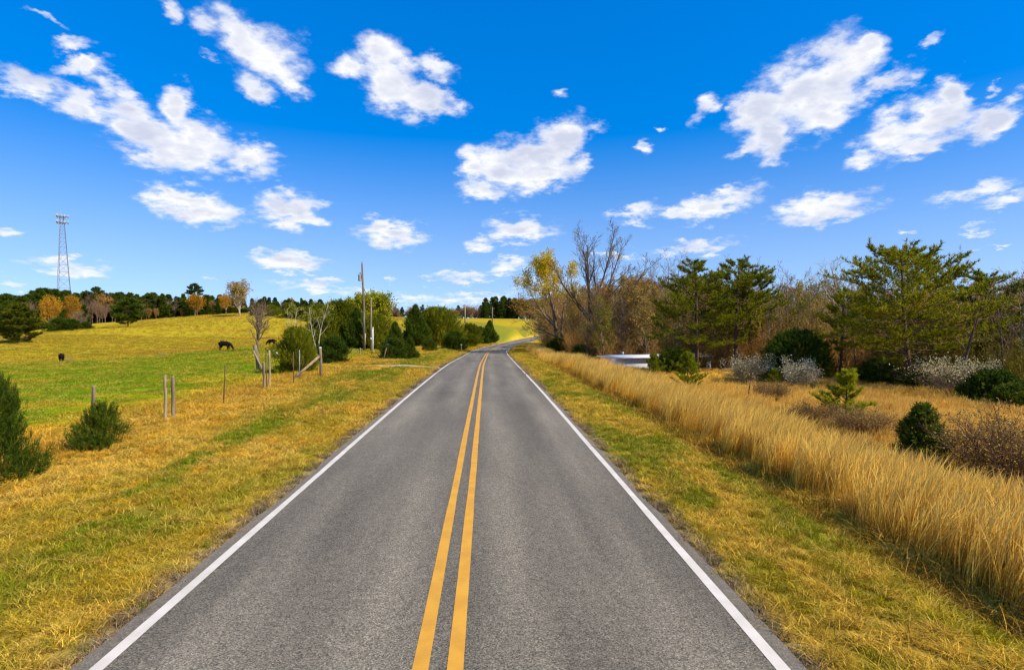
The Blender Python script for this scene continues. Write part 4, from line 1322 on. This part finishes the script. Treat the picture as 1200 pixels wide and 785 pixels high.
m_porc = simple_mat("brown_porcelain", (.10, .05, .035), (.16, .08, .05), 3, .25, .5, bstr=.02)
m_wire = simple_mat("black_wire", (.03, .03, .03), (.06, .06, .06), 3, .6, .3)


def post(px, py, py_top, d, rad, label, mat=m_wood, lean=(0, 0), group=None, notch=True, name="fence_post", steel=False):
    b = ground_at(px, py, d)
    h = at(px, py_top, d).z - b.z
    rnd_ = random.Random(int(px * 7 + py))
    t = thing(name, label, "fence post", b, rnd_.uniform(0, 3), group)
    t.rotation_euler = (lean[0], lean[1], 0)
    m = MB()
    if steel:
        m.box((0, 0, h / 2 - .15), (.045, .006, h + .3)); m.box((0, .021, h / 2 - .15), (.007, .036, h + .3))
        m.build("rail", mat, t)
        s = MB()
        for k in range(int(h / .12)): s.box((0, -.006, .15 + k * .12), (.02, .009, .03))
        s.build("studs", mat, t)
    else:
        n = 6
        pts = [(rnd_.uniform(-.012, .012), rnd_.uniform(-.012, .012), -.3 + (h + .3) * i / n) for i in range(n + 1)]
        m.path(pts, [rad * rnd_.uniform(.9, 1.08) for i in range(n + 1)], 9)
        m.build("shaft", mat, t, True)
        c = MB(); c.lathe((pts[-1][0], pts[-1][1], h), [(rad * .96, -.02), (rad * .9, .012), (rad * .45, .03), (.001, .034)], 9); c.build("weathered_top", m_wood_pale, t)
        s = MB()
        for z in (.25, .55, .85, 1.1):
            if z < h: s.box((rad * .98, 0, z), (.018, .028, .012))
        s.build("staples", m_rust, t)
    return t


post(110, 512, 453, 15.5, .045, "grey wooden fence post rising behind the small cedar bush, first of the fence", m_wood)
post(194, 490, 440, 18.7, .045, "pale sunlit fence post, left of the pair standing close together", m_wood_pale)
post(203, 487, 442, 19.2, .058, "thicker darker fence post, right of the pair standing close together", m_wood)
post(262, 470, 428, 23.0, .03, "thin dark steel fence post alone between the paired posts and the fence corner", m_rust, (0, .05), steel=True)
post(310, 453, 425, 28.2, .06, "dark wooden post, left of a cluster of three at the fence corner", m_wood, (0, -.03))
post(313, 452, 412, 28.6, .03, "tall steel post in the middle of the cluster of three at the fence corner", m_rust, (0, -.04), steel=True)
post(316, 451, 411, 28.9, .05, "pale tall post, right of the cluster of three at the fence corner", m_wood_pale)
post(344, 447, 413, 31.0, .03, "thin dark steel post in front of the round cedar bush", m_rust, steel=True)
post(351, 436, 410, 33.0, .03, "thin pale steel post against the round cedar bush", m_steel, steel=True)
post(422, 416, 408, 66, .09, "short stub of a post in the grass left of the utility pole", m_wood)

# leaning corner post with a plank against it
b = ground_at(302, 430, 42)
t = thing("leaning_post", "weathered corner post leaning left at the edge of the pasture, a plank against it", "fence post", b)
h = at(298, 404, 42).z - b.z
MB().path([(.10, 0, -.3), (.0, 0, h * .5), (-.22, 0, h)], [.16, .15, .13], 9).build("post", m_wood, t, True)
MB().box((.13, -.2, h * .36), (.10, .06, h * .92), Matrix.Rotation(R(-24), 3, 'Y')).build("plank", m_wood_pale, t)
# braced post
b = ground_at(376, 438, 34.5)
t = thing("braced_post", "upright fence end post with a long diagonal timber brace on its left", "fence post", b)
h = at(376, 407, 34.5).z - b.z
MB().path([(0, 0, -.3), (.01, 0, h * .5), (-.03, 0, h)], [.085, .08, .08], 9).build("post", m_wood, t, True)
MB().lathe((-.03, 0, h), [(.082, -.04), (.083, .0), (.05, .02), (.001, .024)], 9).build("post_top", m_pvc, t)
MB().path([(-.06, 0, h * .72), (-.85, -.35, h * .30), (-1.62, -.7, -.15)], [.075, .08, .085], 8).build("brace", m_wood_pale, t, True)
MB().box((-.06, -.02, h * .74), (.10, .12, .05)).build("bracket", m_rust, t)
# white box in the field
b = ground_at(323, 418, 58)
t = thing("feed_box", "small white box on a stake at the left foot of the round cedar bush", "box", b)
m = MB(); m.box((0, 0, .72), (.42, .34, .40)); m.build("body", m_pvc, t)
MB().box((0, -.01, .935), (.47, .40, .03)).build("lid", m_pvc, t)
MB().box((0, 0, .25), (.07, .07, .55)).build("leg", m_wood, t)

# utility pole
b = ground_at(427, 411.5, 74)
H = at(425, 309, 74).z - b.z
t = thing("utility_pole", "tall dark utility pole with a grey transformer near its top", "utility pole", b)
MB().path([(0, 0, -.5), (-.05, 0, H * .5), (-.26, 0, H)], [.17, .15, .11], 12).build("pole", m_pole, t, True)
m = MB(); m.lathe((-.55, 0, H * .80), [(.02, 0), (.20, .0), (.215, .04), (.215, .72), (.225, .74), (.225, .78), (.16, .84), (.01, .86)], 14)
tf = m.build("transformer", m_transf, t, True)
m = MB()
for dx in (-.08, .08): m.lathe((-.55 + dx, 0, H * .80 + .83), [(.03, 0), (.05, .04), (.03, .08), (.05, .12), (.03, .16), (.045, .2), (.015, .26)], 8)
m.build("bushing", m_porc, tf, True)
MB().box((-.30, 0, H * .80 + .5), (.20, .08, .35)).build("bracket", m_steel, t)
m = MB(); m.lathe((-.26, 0, H), [(.03, 0), (.035, .1), (.06, .14), (.035, .18), (.06, .22), (.02, .27)], 8); m.build("insulator", m_porc, t, True)
m = MB(); m.box((-.18, -.16, H * .78), (.06, .06, .5)); m.path([(-.18, -.16, H * .82), (-.42, -.2, H * .90), (-.5, -.1, H * .86)], [.012, .012, .012], 5); m.build("cutout_fuse", m_porc, t)
MB().box((.12, -.17, 1.35), (.20, .03, 1.7), Matrix.Rotation(R(3), 3, 'Y')).build("wooden_board", m_wood_pale, t)
MB().box((.0, -.155, 3.2), (.05, .05, 3.5)).build("conduit", m_steel, t)
top1 = Vector(b) + Vector((-.15, 0, H * .735))
# short service pole
b = ground_at(435, 411.5, 73)
H = at(435, 350, 73).z - b.z
t = thing("service_pole", "shorter grey wooden pole right of the utility pole", "utility pole", b)
MB().path([(0, 0, -.5), (-.02, 0, H * .5), (.04, 0, H)], [.13, .115, .095], 10).build("pole", m_wood, t, True)
MB().box((0, -.13, 1.55), (.22, .14, .32)).build("meter_box", m_transf, t)
MB().lathe((.04, 0, H), [(.1, -.03), (.1, .01), (.01, .06)], 10).build("cap", m_steel, t)
top2 = Vector(b) + Vector((.04, 0, H - .1))
m = MB(); n = 14
for off in (-.04, .05):
    m.path([tuple(top1.lerp(top2, k / n) + Vector((0, off, -1.2 * 4 * (k / n) * (1 - k / n) * .12))) for k in range(n + 1)], [.012] * (n + 1), 5)
tag(m.build("service_wire", m_wire), "thin black service wire between the utility pole and the short pole", "wire")
b = ground_at(437, 411.8, 71)
t = thing("white_pipe", "white upright plastic pipe at the foot of the short grey pole", "pipe", b)
H = at(437, 384, 71).z - b.z
m = MB(); m.path([(0, 0, -.2), (0, 0, H)], [.075, .075], 12); m.build("pipe", m_pvc, t, True)
m = MB(); m.lathe((0, 0, H - .12), [(.075, 0), (.095, .005), (.095, .15), (.07, .18), (.005, .185)], 12); m.build("cap", m_pvc, t, True)


def mailbox(px, py, top, d, label, lean, mat):
    b = ground_at(px, py, d)
    h = at(px, top, d).z - b.z
    t = thing("mailbox", label, "mailbox", b, R(20)); t.rotation_euler = (0, lean, R(15))
    MB().box((0, 0, h * .40), (.10, .10, h * .9)).build("post", m_wood, t)
    MB().box((0, -.05, h * .83), (.16, .5, .03)).build("shelf", m_wood, t)
    a = np.linspace(0, np.pi, 9)
    prof = [(-.10, 0)] + [(-.10 * math.cos(x), .11 + .10 * math.sin(x)) for x in a] + [(.10, 0)]
    n = len(prof)
    V = [(x, -.32, z) for x, z in prof] + [(x, .22, z) for x, z in prof]
    m = MB(); m.add(V, [(i, i + 1, n + i + 1, n + i) for i in range(n - 1)] + [(n - 1, 0, n, 2 * n - 1)])
    m.add(np.array([V[i] for i in range(n)] + [(0, -.32, .1)]), T=[(i + 1, i, n) for i in range(n - 1)])
    m.add(np.array([V[n + i] for i in range(n)] + [(0, .22, .1)]), T=[(i, i + 1, n) for i in range(n - 1)])
    bx = m.build("box", mat, t); bx.location = (0, 0, h * .83 + .017)
    f = MB().box((.108, .02, .19), (.012, .03, .14)).box((.108, -.02, .245), (.012, .10, .06)).build("flag", m_rust, bx)
    MB().box((0, -.335, .19), (.05, .02, .03)).build("latch", m_steel, bx)
    return t


mailbox(449, 418.5, 401, 54, "dark mailbox tilted on its wooden post beside the low round cedar bush", R(14), m_wire)
mailbox(541, 410.5, 403, 90, "small grey mailbox on a post at the roadside before the bend", R(-4), m_transf)

# timbers and scraps
b = ground_at(460, 400, 80)
t = thing("broken_timber", "pale broken timbers leaning crossed over the bushes left of the road", "timber", (b.x, b.y, b.z))
h = at(457, 390, 80).z - b.z
MB().path([(.75, 0, -.1), (-.35, .1, h + .5)], [.10, .08], 7).build("beam", m_wood_pale, t)
MB().path([(.9, .15, -.1), (.25, .2, h + .7)], [.09, .07], 7).build("beam", m_wood_pale, t)
b = ground_at(471, 429.5, 45)
m = MB(); rs_ = np.random.RandomState(3)
gx_ = np.linspace(-.45, .45, 9); gy_ = np.linspace(-.2, .2, 5)
V = np.array([(x, y, .03 + .05 * rs_.rand()) for y in gy_ for x in gx_])
Qs = [(j * 9 + i, j * 9 + i + 1, j * 9 + i + 10, j * 9 + i + 9) for j in range(4) for i in range(8)]
m.add(V, Qs); m.add(V - np.array([0, 0, .012]), [q[::-1] for q in Qs])
o = m.build("plastic_scrap", m_pvc); o.location = b + Vector((0, 0, .06)); tag(o, "crumpled white scrap lying on the verge beside the farm track", "litter")
for px, py, d, L, lab in ((193, 413.5, 82, 1.5, "dark fallen log lying where the green pasture meets the golden hill"), (80, 423, 90, 1.4, "dark log lying beside the black cow at the far left")):
    b = ground_at(px, py, d)
    t = thing("fallen_log", lab, "log", b, R(8))
    MB().path([(-L / 2, 0, .12), (0, .03, .14), (L / 2, 0, .12)], [.15, .17, .14], 9).build("trunk", m_wood, t, True)
    MB().path([(L * .2, 0, .2), (L * .32, -.1, .42)], [.06, .03], 6).build("stub", m_wood, t, True)
# stakes on the right
b = ground_at(876, 468, 25)
t = thing("stake", "thin leaning dark stake in the tan grass on the right", "stake", b)
h = at(880, 446, 25).z - b.z
MB().path([(0, 0, -.2), (.06, 0, h * .5), (.14, 0, h)], [.028, .028, .026], 7).build("shaft", m_rust, t, True)
MB().box((.10, -.028, h * .75), (.03, .012, .05)).build("clip", m_steel, t)
for px, lab, ln in ((629.5, "reddish stake by the bend, left of two leaning together", .25), (633, "reddish stake by the bend, right of two leaning together", .42)):
    b = ground_at(px, 413, 72)
    t = thing("stake", lab, "stake", b); h = .95
    m_red = bpy.data.materials.get("faded_red_paint") or simple_mat("faded_red_paint", (.34, .10, .07), (.48, .20, .14), 6, .7, .2)
    MB().path([(0, 0, -.1), (ln * .5, 0, h * .5), (ln, 0, h)], [.04, .04, .036], 7).build("shaft", m_red, t, True)
    MB().path([(ln, 0, h - .03), (ln * 1.04, 0, h + .05)], [.045, .04], 7).build("cap", m_pvc, t, True)

# far utility poles on the hill beyond the bend
for px, top, d, lab, mt in ((545, 357, 215, "yellowish wooden pole on the far green hill, left of two", m_wood_pale), (577, 360, 225, "dark thin pole on the far green hill, right of two", m_pole)):
    b = ground_at(px, 375, d); H = at(px, top, d).z - b.z
    t = thing("far_pole", lab, "utility pole", b)
    MB().path([(0, 0, -.5), (0, 0, H)], [.26, .2], 9).build("pole", mt, t, True)
    MB().box((0, 0, H * .93), (1.9, .12, .14)).build("crossarm", mt, t)
    m = MB()
    for x in (-.85, 0.3, .85): m.lathe((x, 0, H * .93 + .07), [(.05, 0), (.07, .1), (.02, .2)], 7)
    m.build("insulators", m_porc, t)

# lattice mast
b = at(73, 372, 330); b = Vector((b.x, b.y, gz(b.x, b.y)))
H = at(73, 253, 330).z - b.z
wb = 8.6
t = thing("lattice_tower", "tall steel lattice communication tower with a crown of antennas above the far wood", "tower", b, R(8))
def corner(k, z):
    f = z / H; rr = (wb * (1 - f) ** 1.0 + 1.5 * f) / 2 * 1.1547
    a = k * 2 * math.pi / 3 + .35
    return (rr * math.cos(a), rr * math.sin(a), z)
for k in range(3):
    MB().path([corner(k, H * i / 8) for i in range(9)], [.10] * 9, 6).build("leg", m_steel, t, True)
zs = [0.0]
while zs[-1] < H - 1.6:
    f = zs[-1] / H; zs.append(zs[-1] + max(1.7, (wb * (1 - f) + 1.5 * f) * .8))
zs[-1] = H
m = MB()
for z0, z1 in zip(zs[:-1], zs[1:]):
    for k in range(3):
        a0, a1, b0, b1 = corner(k, z0), corner(k, z1), corner((k + 1) % 3, z0), corner((k + 1) % 3, z1)
        m.path([a0, b1], [.05, .05], 4, False); m.path([b0, a1], [.05, .05], 4, False); m.path([a1, b1], [.05, .05], 4, False)
m.build("bracing", m_steel, t)
for zz in (H - 3.6, H - .3):
    m = MB()
    for k in range(3):
        a = [k * 2 * math.pi / 3 + .35, (k + 1) * 2 * math.pi / 3 + .35]
        p0 = (3.5 * math.cos(a[0]), 3.5 * math.sin(a[0]), zz); p1 = (3.5 * math.cos(a[1]), 3.5 * math.sin(a[1]), zz)
        m.path([p0, p1], [.10, .10], 5); m.path([(0, 0, zz), p0], [.09, .09], 5)
    fr = m.build("antenna_frame", m_steel, t)
    for k in range(12):
        s = k // 4; u = (k % 4 + .5) / 4
        a0, a1 = s * 2 * math.pi / 3 + .35, (s + 1) * 2 * math.pi / 3 + .35
        x = 3.5 * (math.cos(a0) * (1 - u) + math.cos(a1) * u) * 1.05; y = 3.5 * (math.sin(a0) * (1 - u) + math.sin(a1) * u) * 1.05
        q = MB().box((0, 0, 0), (.34, .24, 1.9)).build("antenna_panel", m_transf, fr); q.location = (x, y, zz + .1); q.rotation_euler = (0, 0, (a0 + a1) / 2 + math.pi / 2)
MB().path([(0, 0, H), (0, 0, H + 3.2)], [.06, .03], 6).build("lightning_rod", m_steel, t)
MB().path([corner(0, 0), corner(0, H * .5), corner(0, H)], [.12, .12, .12], 5).build("cable_run", m_wire, t).location = (.25, .1, 0)

# white house seen low behind the grass
m_siding, tt_, out_ = new_mat("white_lap_siding")
co = tt_.node('ShaderNodeTexCoord').outputs['Object']
wv_ = tt_.node('ShaderNodeTexWave', wave_type='BANDS', bands_direction='Z', wave_profile='SAW', ins={'Scale': 1.7, 'Vector': co})
ns = tt_.noise(co, 2.5, 5, .65)
principled(tt_, out_, tt_.mix(tt_.maprange(ns, .35, .75), (.78, .79, .80), (.60, .62, .64)), .6, .3, bump(tt_, wv_.outputs['Fac'], .5, .02))
m_roof = simple_mat("pale_metal_roof", (.66, .66, .66), (.80, .80, .79), 2, .45, .4, bstr=.1)
m_brick = simple_mat("brown_red_cladding", (.16, .06, .04), (.26, .11, .075), 3, .85, .1)
m_glass = simple_mat("dark_window_glass", (.02, .025, .03), (.04, .05, .055), 2, .12, .6, bstr=.02)
p0, p1 = at(716, 428, 60), at(846, 428, 60)
cx = (p0.x + p1.x) / 2; L = p1.x - p0.x
zr_ = at(740, 416.5, 60).z
zb = gz(cx, 61)
Hh = zr_ - zb - .12
t = thing("white_house", "long low white house with a pale metal roof, half hidden by grass and pines", "house", (cx, 60, zb), R(17))
MB().box((0, 2, Hh / 2 - .2), (L - .5, 4, Hh + .4)).build("wall", m_siding, t)
m = MB(); m.add([(-L / 2, -.45, Hh + .0), (L / 2, -.45, Hh + .0), (L / 2, 2, Hh + .16), (-L / 2, 2, Hh + .16), (-L / 2, 4.45, Hh), (L / 2, 4.45, Hh),
                 (-L / 2, -.45, Hh - .14), (L / 2, -.45, Hh - .14), (L / 2, 4.45, Hh - .14), (-L / 2, 4.45, Hh - .14)],
                [(0, 1, 2, 3), (3, 2, 5, 4), (6, 7, 1, 0), (4, 5, 8, 9), (9, 8, 7, 6)], [(7, 2, 1), (7, 8, 2), (8, 5, 2), (6, 0, 3), (6, 3, 9), (9, 3, 4)])
rf = m.build("roof", m_roof, t)
MB().box((-L * .30, 3.0, Hh + .22), (.22, .22, .4)).build("vent_pipe", m_steel, rf)
MB().box((-L / 2 + L * .40, -.03, Hh / 2 - .2), (L * .12, .09, Hh + .2)).build("cladding", m_brick, t)
for x in (L * .22, L * .38):
    w_ = MB().box((x, -.02, Hh * .60), (1.0, .08, 1.0)).build("window", m_pvc, t)
    MB().box((x, -.055, Hh * .60), (.86, .03, .86)).build("pane", m_glass, w_)
d_ = MB().box((L * .08, -.02, Hh * .42), (.95, .08, 2.0)).build("door", m_brick, t)
MB().box((L * .08 + .38, -.08, Hh * .42), (.06, .06, .06)).build("handle", m_steel, d_)

# ---------------------------------------------------------------- cattle
m_cow, tt_, out_ = new_mat("black_cowhide")
co = tt_.node('ShaderNodeTexCoord').outputs['Object']
ns = tt_.noise(tt_.vmath('MULTIPLY', co, (1, 1, .4)), 9, 5, .65)
principled(tt_, out_, tt_.mix(ns, (.004, .0035, .003), (.012, .010, .009)), .7, .12, bump(tt_, ns, .4, .01))


def cow(px, py, d, label, rz, grazing, s, group=None):
    b = ground_at(px, py, d)
    t = thing("cow", label, "cow", b, rz, group); t.scale = (s, s, s)
    V, E, Rr = [], [], []

    def chain(pts, start=None):
        prev = start
        for (x, y, z, r) in pts:
            V.append((x, y, z)); Rr.append(r)
            if prev is not None: E.append((prev, len(V) - 1))
            prev = len(V) - 1
        return prev
    mid = chain([(-.15, 0, .98, .36)])
    rump = chain([(-.52, 0, 1.02, .33), (-.82, 0, 1.03, .24)], mid)
    sh = chain([(.25, 0, 1.0, .35), (.52, 0, 1.0, .28)], mid)
    if grazing: chain([(.80, 0, .86, .19), (1.02, 0, .58, .145), (1.10, 0, .40, .135), (1.18, 0, .20, .10), (1.20, 0, .07, .075)], sh)
    else: chain([(.80, 0, 1.18, .19), (1.02, 0, 1.36, .15), (1.14, 0, 1.36, .135), (1.34, 0, 1.25, .10), (1.44, 0, 1.19, .08)], sh)
    for sy in (-1, 1):
        chain([(.42, sy * .17, .74, .15), (.43, sy * .18, .46, .085), (.41, sy * .18, .24, .058), (.42, sy * .18, .07, .055), (.45, sy * .18, .02, .06)], sh - 1)
        chain([(-.66, sy * .18, .80, .19), (-.56, sy * .19, .60, .12), (-.76, sy * .18, .40, .068), (-.74, sy * .18, .22, .055), (-.73, sy * .18, .07, .052), (-.70, sy * .18, .02, .06)], rump - 1)
    chain([(-.99, 0, 1.06, .05), (-1.05, 0, .80, .028), (-1.05, 0, .50, .03), (-1.05, 0, .36, .05)], rump)
    hx, hz = (1.05, .52) if grazing else (1.08, 1.42)
    me = bpy.data.meshes.new("body"); me.from_pydata(V, E, [])
    o = link("body", me, m_cow, t)
    sk = o.modifiers.new("skin", 'SKIN'); sk.use_smooth_shade = True
    for v, r in zip(me.skin_vertices[0].data, Rr): v.radius = (r, r)
    me.skin_vertices[0].data[0].use_root = True
    sb = o.modifiers.new("smooth", 'SUBSURF'); sb.levels = 1; sb.render_levels = 2
    for sy in (-1, 1):
        m = MB(); m.path([(hx, sy * .11, hz), (hx - .04, sy * .22, hz + .03), (hx - .06, sy * .31, hz - .02)], [.035, .06, .02], 7); m.build("ear", m_cow, t, True)
    return t


cow(264, 411.5, 85, "black cow grazing broadside with lowered head at the edge of the green pasture", R(-6), True, 1.05)
cow(72, 426.5, 87, "black cow seen from behind standing at the far left of the pasture", R(127), False, .98)
cow(318, 405, 112, "smaller black cow grazing farther off, next to the round cedar bush", R(170), True, .92)
# ---------------------------------------------------------------- daylight, sky and clouds
SUN_EL, SUN_AZ = R(43), R(121)          # azimuth clockwise from +Y: right of the road, a little behind
sd = bpy.data.lights.new("sun", 'SUN')
sd.energy = 5.0; sd.angle = R(.53); sd.color = (1.0, .88, .66)
sun = bpy.data.objects.new("sun", sd)
sun.location = (60, -20, 80)
sdir = Vector((math.sin(SUN_AZ) * math.cos(SUN_EL), math.cos(SUN_AZ) * math.cos(SUN_EL), math.sin(SUN_EL)))
sun.rotation_euler = (-sdir).to_track_quat('-Z', 'Y').to_euler()
COL.objects.link(sun)

world = bpy.data.worlds.new("World")
scene.world = world
world.use_nodes = True
w = NT(world.node_tree)
for n in list(w.n): w.n.remove(n)
wout = w.node('ShaderNodeOutputWorld')
sky = w.node('ShaderNodeTexSky', sky_type='NISHITA', sun_disc=False, sun_elevation=SUN_EL, sun_rotation=SUN_AZ,
             altitude=200.0, air_density=1.0, dust_density=.35, ozone_density=4.0)
skd = w.vmath('NORMALIZE', w.vmath('ADD', w.vmath('MULTIPLY', w.vmath('ABSOLUTE', w.vmath('NORMALIZE', w.node('ShaderNodeTexCoord').outputs['Generated'])), (0, 0, .84)),
            w.vmath('ADD', w.vmath('MULTIPLY', w.node('ShaderNodeTexCoord').outputs['Generated'], (1, 1, 0)), (0, 0, .10))))
w.l.new(skd, sky.inputs['Vector'])
skc = w.vmath('SCALE', sky.outputs[0], scale=.1)
gam = w.node('ShaderNodeGamma', ins={'Color': skc, 'Gamma': .62})
hsv = w.node('ShaderNodeHueSaturation', ins={'Hue': .517, 'Value': 11.9, 'Color': gam.outputs[0]})
sz = w.node('ShaderNodeSeparateXYZ', ins={0: w.vmath('NORMALIZE', w.node('ShaderNodeTexCoord').outputs['Generated'])}).outputs[2]
w.l.new(w.maprange(sz, .02, .42, 1.50, 2.02), hsv.inputs['Saturation'])
bg_sky = w.node('ShaderNodeBackground', ins={'Color': hsv.outputs[0], 'Strength': .1})

# cumulus: each cloud is a handful of soft lobes round directions of the sky, broken up by noise
CLOUDS = [
    (32, 101, 40, 17, 10), (98, 124, 52, 20, 20), (165, 152, 66, 32, 20), (228, 168, 66, 33, 14), (292, 186, 40, 22, -8), (205, 128, 22, 26, 20), (190, 180, 55, 22, 18),
    (82, 48, 16, 22, 60), (96, 78, 16, 30, 62), (122, 98, 28, 18, 35), (150, 112, 18, 12, 30),
    (200, 12, 18, 13, 20), (238, 30, 30, 16, 22), (285, 42, 50, 32, 22), (318, 68, 44, 40, 40), (335, 92, 26, 20, 0), (247, 64, 20, 7, 15), (300, 104, 34, 15, 28),
    (418, 82, 32, 17, 0), (445, 60, 32, 26, 0), (455, 100, 50, 32, 22), (500, 118, 48, 20, 8), (542, 126, 14, 8, 0), (512, 77, 34, 15, 12), (482, 76, 18, 10, 0),
    (552, 196, 18, 24, 0), (590, 196, 42, 34, -18), (632, 188, 52, 36, -22), (662, 164, 34, 26, -30), (690, 148, 20, 12, 0), (568, 220, 32, 16, 0), (682, 192, 20, 14, 0), (640, 205, 40, 22, -10),
    (890, 128, 42, 30, -25), (935, 112, 56, 42, -22), (985, 88, 46, 42, -30), (1014, 58, 22, 18, 0), (1040, 98, 56, 17, -14), (880, 176, 32, 12, -18), (905, 154, 46, 32, -28), (826, 130, 24, 14, -25), (862, 124, 16, 9, 0), (960, 130, 60, 28, -25),
    (1008, 188, 30, 12, -20), (1048, 158, 50, 30, -28), (1090, 145, 60, 32, -20), (1118, 108, 24, 22, -30), (1160, 138, 50, 20, -15), (1190, 116, 22, 12, -20), (1163, 103, 10, 7, 0), (1089, 50, 17, 10, 0), (1080, 172, 50, 14, -18),
    (196, 232, 36, 18, 0), (228, 245, 58, 23, 6), (262, 254, 28, 11, 0), (338, 246, 44, 24, 0), (370, 258, 22, 13, 0),
    (460, 276, 46, 17, 0), (448, 268, 26, 14, 0), (612, 268, 46, 18, 0), (566, 287, 26, 9, 0), (552, 293, 9, 5, 0),
    (745, 249, 36, 11, -10), (832, 240, 64, 18, -14), (795, 250, 36, 12, -5), (965, 246, 64, 18, -8), (940, 240, 34, 15, -15), (1142, 224, 50, 13, -14), (1176, 236, 46, 12, -12), (1140, 270, 32, 6, 0), (818, 289, 54, 11, -5),
    (345, 307, 54, 15, 0), (316, 311, 30, 8, 0), (370, 334, 56, 10, 0), (80, 312, 56, 12, 4), (8, 275, 24, 8, 0), (12, 332, 18, 6, 0), (540, 323, 52, 10, -4), (594, 312, 34, 12, -12), (497, 326, 14, 6, 0),
    (458, 328, 13, 5, 0), (470, 352, 60, 8, 0), (555, 350, 60, 9, 0), (430, 342, 30, 6, 0), (1062, 275, 13, 5, 0), (755, 171, 11, 9, 0), (767, 150, 8, 6, 0), (657, 108, 10, 9, 0), (1165, 292, 40, 5, 0), (640, 334, 40, 7, 0), (247, 324, 14, 4, 0), (720, 300, 40, 5, 0), (60, 20, 30, 6, 20),
]
gcoord = w.node('ShaderNodeTexCoord').outputs['Generated']
dirn = w.vmath('NORMALIZE', gcoord)
# finer break-up lower in the sky where the clouds are farther off
dz = w.node('ShaderNodeSeparateXYZ', ins={0: dirn}).outputs[2]
farness = w.math('DIVIDE', 1.0, w.math('ADD', w.math('MAXIMUM', dz, 0.0), .30))
pc = w.vmath('MULTIPLY', w.vmath('SCALE', dirn, scale=farness), (1, 1, 1.5))
warp = w.node('ShaderNodeTexNoise', ins={'Scale': 11.0, 'Detail': 5.0, 'Roughness': .62, 'Vector': pc})
wv = w.vmath('SUBTRACT', warp.outputs['Color'], (.5, .5, .5))
dwarp = w.vmath('ADD', dirn, w.vmath('SCALE', wv, scale=.064))
m_prev = None
for (cx, cy, rx, ry, an) in CLOUDS:
    c = ray(cx, cy)
    a = R(an)
    e = 1.0
    ux = ray(cx + e * math.cos(a), cy + e * math.sin(a)) - c
    uy = ray(cx - e * math.sin(a), cy + e * math.cos(a)) - c
    ux -= c * ux.dot(c); uy -= c * uy.dot(c)
    lx, ly = ux.length * rx * 1.02, uy.length * ry * 1.08
    qx = w.vmath('DOT_PRODUCT', dwarp, tuple(ux.normalized() / lx), out=1)
    qy = w.vmath('DOT_PRODUCT', dwarp, tuple(uy.normalized() / ly), out=1)
    q = w.math('MULTIPLY_ADD', qy, qy, w.math('MULTIPLY', qx, qx))
    small = min(1.0, .45 + min(rx, ry) / 38.0)            # small clouds are thinner
    q = w.math('ADD', q, (1 - small) * 1.0) if small < .98 else q
    if m_prev is None: m_prev = w.math('ADD', q, 0.0)
    else: m_prev = w.math('SMOOTH_MIN', m_prev, q, .6)
body = w.math('SUBTRACT', 1.0, w.math('SQRT', w.math('MAXIMUM', m_prev, 0.0)))
n1 = w.noise(pc, 12.0, 8, .57)
n2 = w.noise(w.vmath('ADD', pc, (.022, 0.0, .055)), 8.0, 4, .5)
d1 = w.math('ADD', w.math('MULTIPLY', body, 1.0), w.math('MULTIPLY', w.math('SUBTRACT', n1, .5), 1.75))
alpha = w.math('POWER', w.maprange(d1, -.12, .66), 1.3)
relief = w.math('SUBTRACT', w.noise(pc, 8.0, 4, .5), n2)
thick = w.maprange(d1, .28, .95)
lit = w.math('ADD', w.math('SUBTRACT', 1.0, w.math('MULTIPLY', thick, .27)), w.math('MULTIPLY', relief, 1.1))
lit = w.math('MINIMUM', w.math('MAXIMUM', lit, .60), 1.0)
ccol = w.ramp(lit, [(.60, (.60, .64, .78)), (.80, (.76, .78, .86)), (.97, (.93, .93, .94))])
bg_cloud = w.node('ShaderNodeBackground', ins={'Color': ccol, 'Strength': .86})
mixw = w.node('ShaderNodeMixShader', ins={0: w.math('MULTIPLY', alpha, .97), 1: bg_sky.outputs[0], 2: bg_cloud.outputs[0]})
w.l.new(mixw.outputs[0], wout.inputs[0])
world.cycles.sampling_method = 'MANUAL'
world.cycles.sample_map_resolution = 256

# ---------------------------------------------------------------- picture
scene.view_settings.view_transform = 'Standard'
scene.view_settings.look = 'None'
scene.view_settings.gamma = 1.0
scene.view_settings.use_curve_mapping = False
scene.view_settings.exposure = .36
scene.cycles.max_bounces = 6
scene.cycles.diffuse_bounces = 3
scene.cycles.glossy_bounces = 2
scene.cycles.transmission_bounces = 4
scene.cycles.transparent_max_bounces = 8
scene.cycles.caustics_reflective = False
scene.cycles.caustics_refractive = False
scene.cycles.use_denoising = True
scene.cycles.denoiser = 'OPENIMAGEDENOISE'
scene.cycles.use_adaptive_sampling = True
scene.cycles.adaptive_threshold = .015
scene.render.film_transparent = False
scene.cycles.filter_width = 1.3
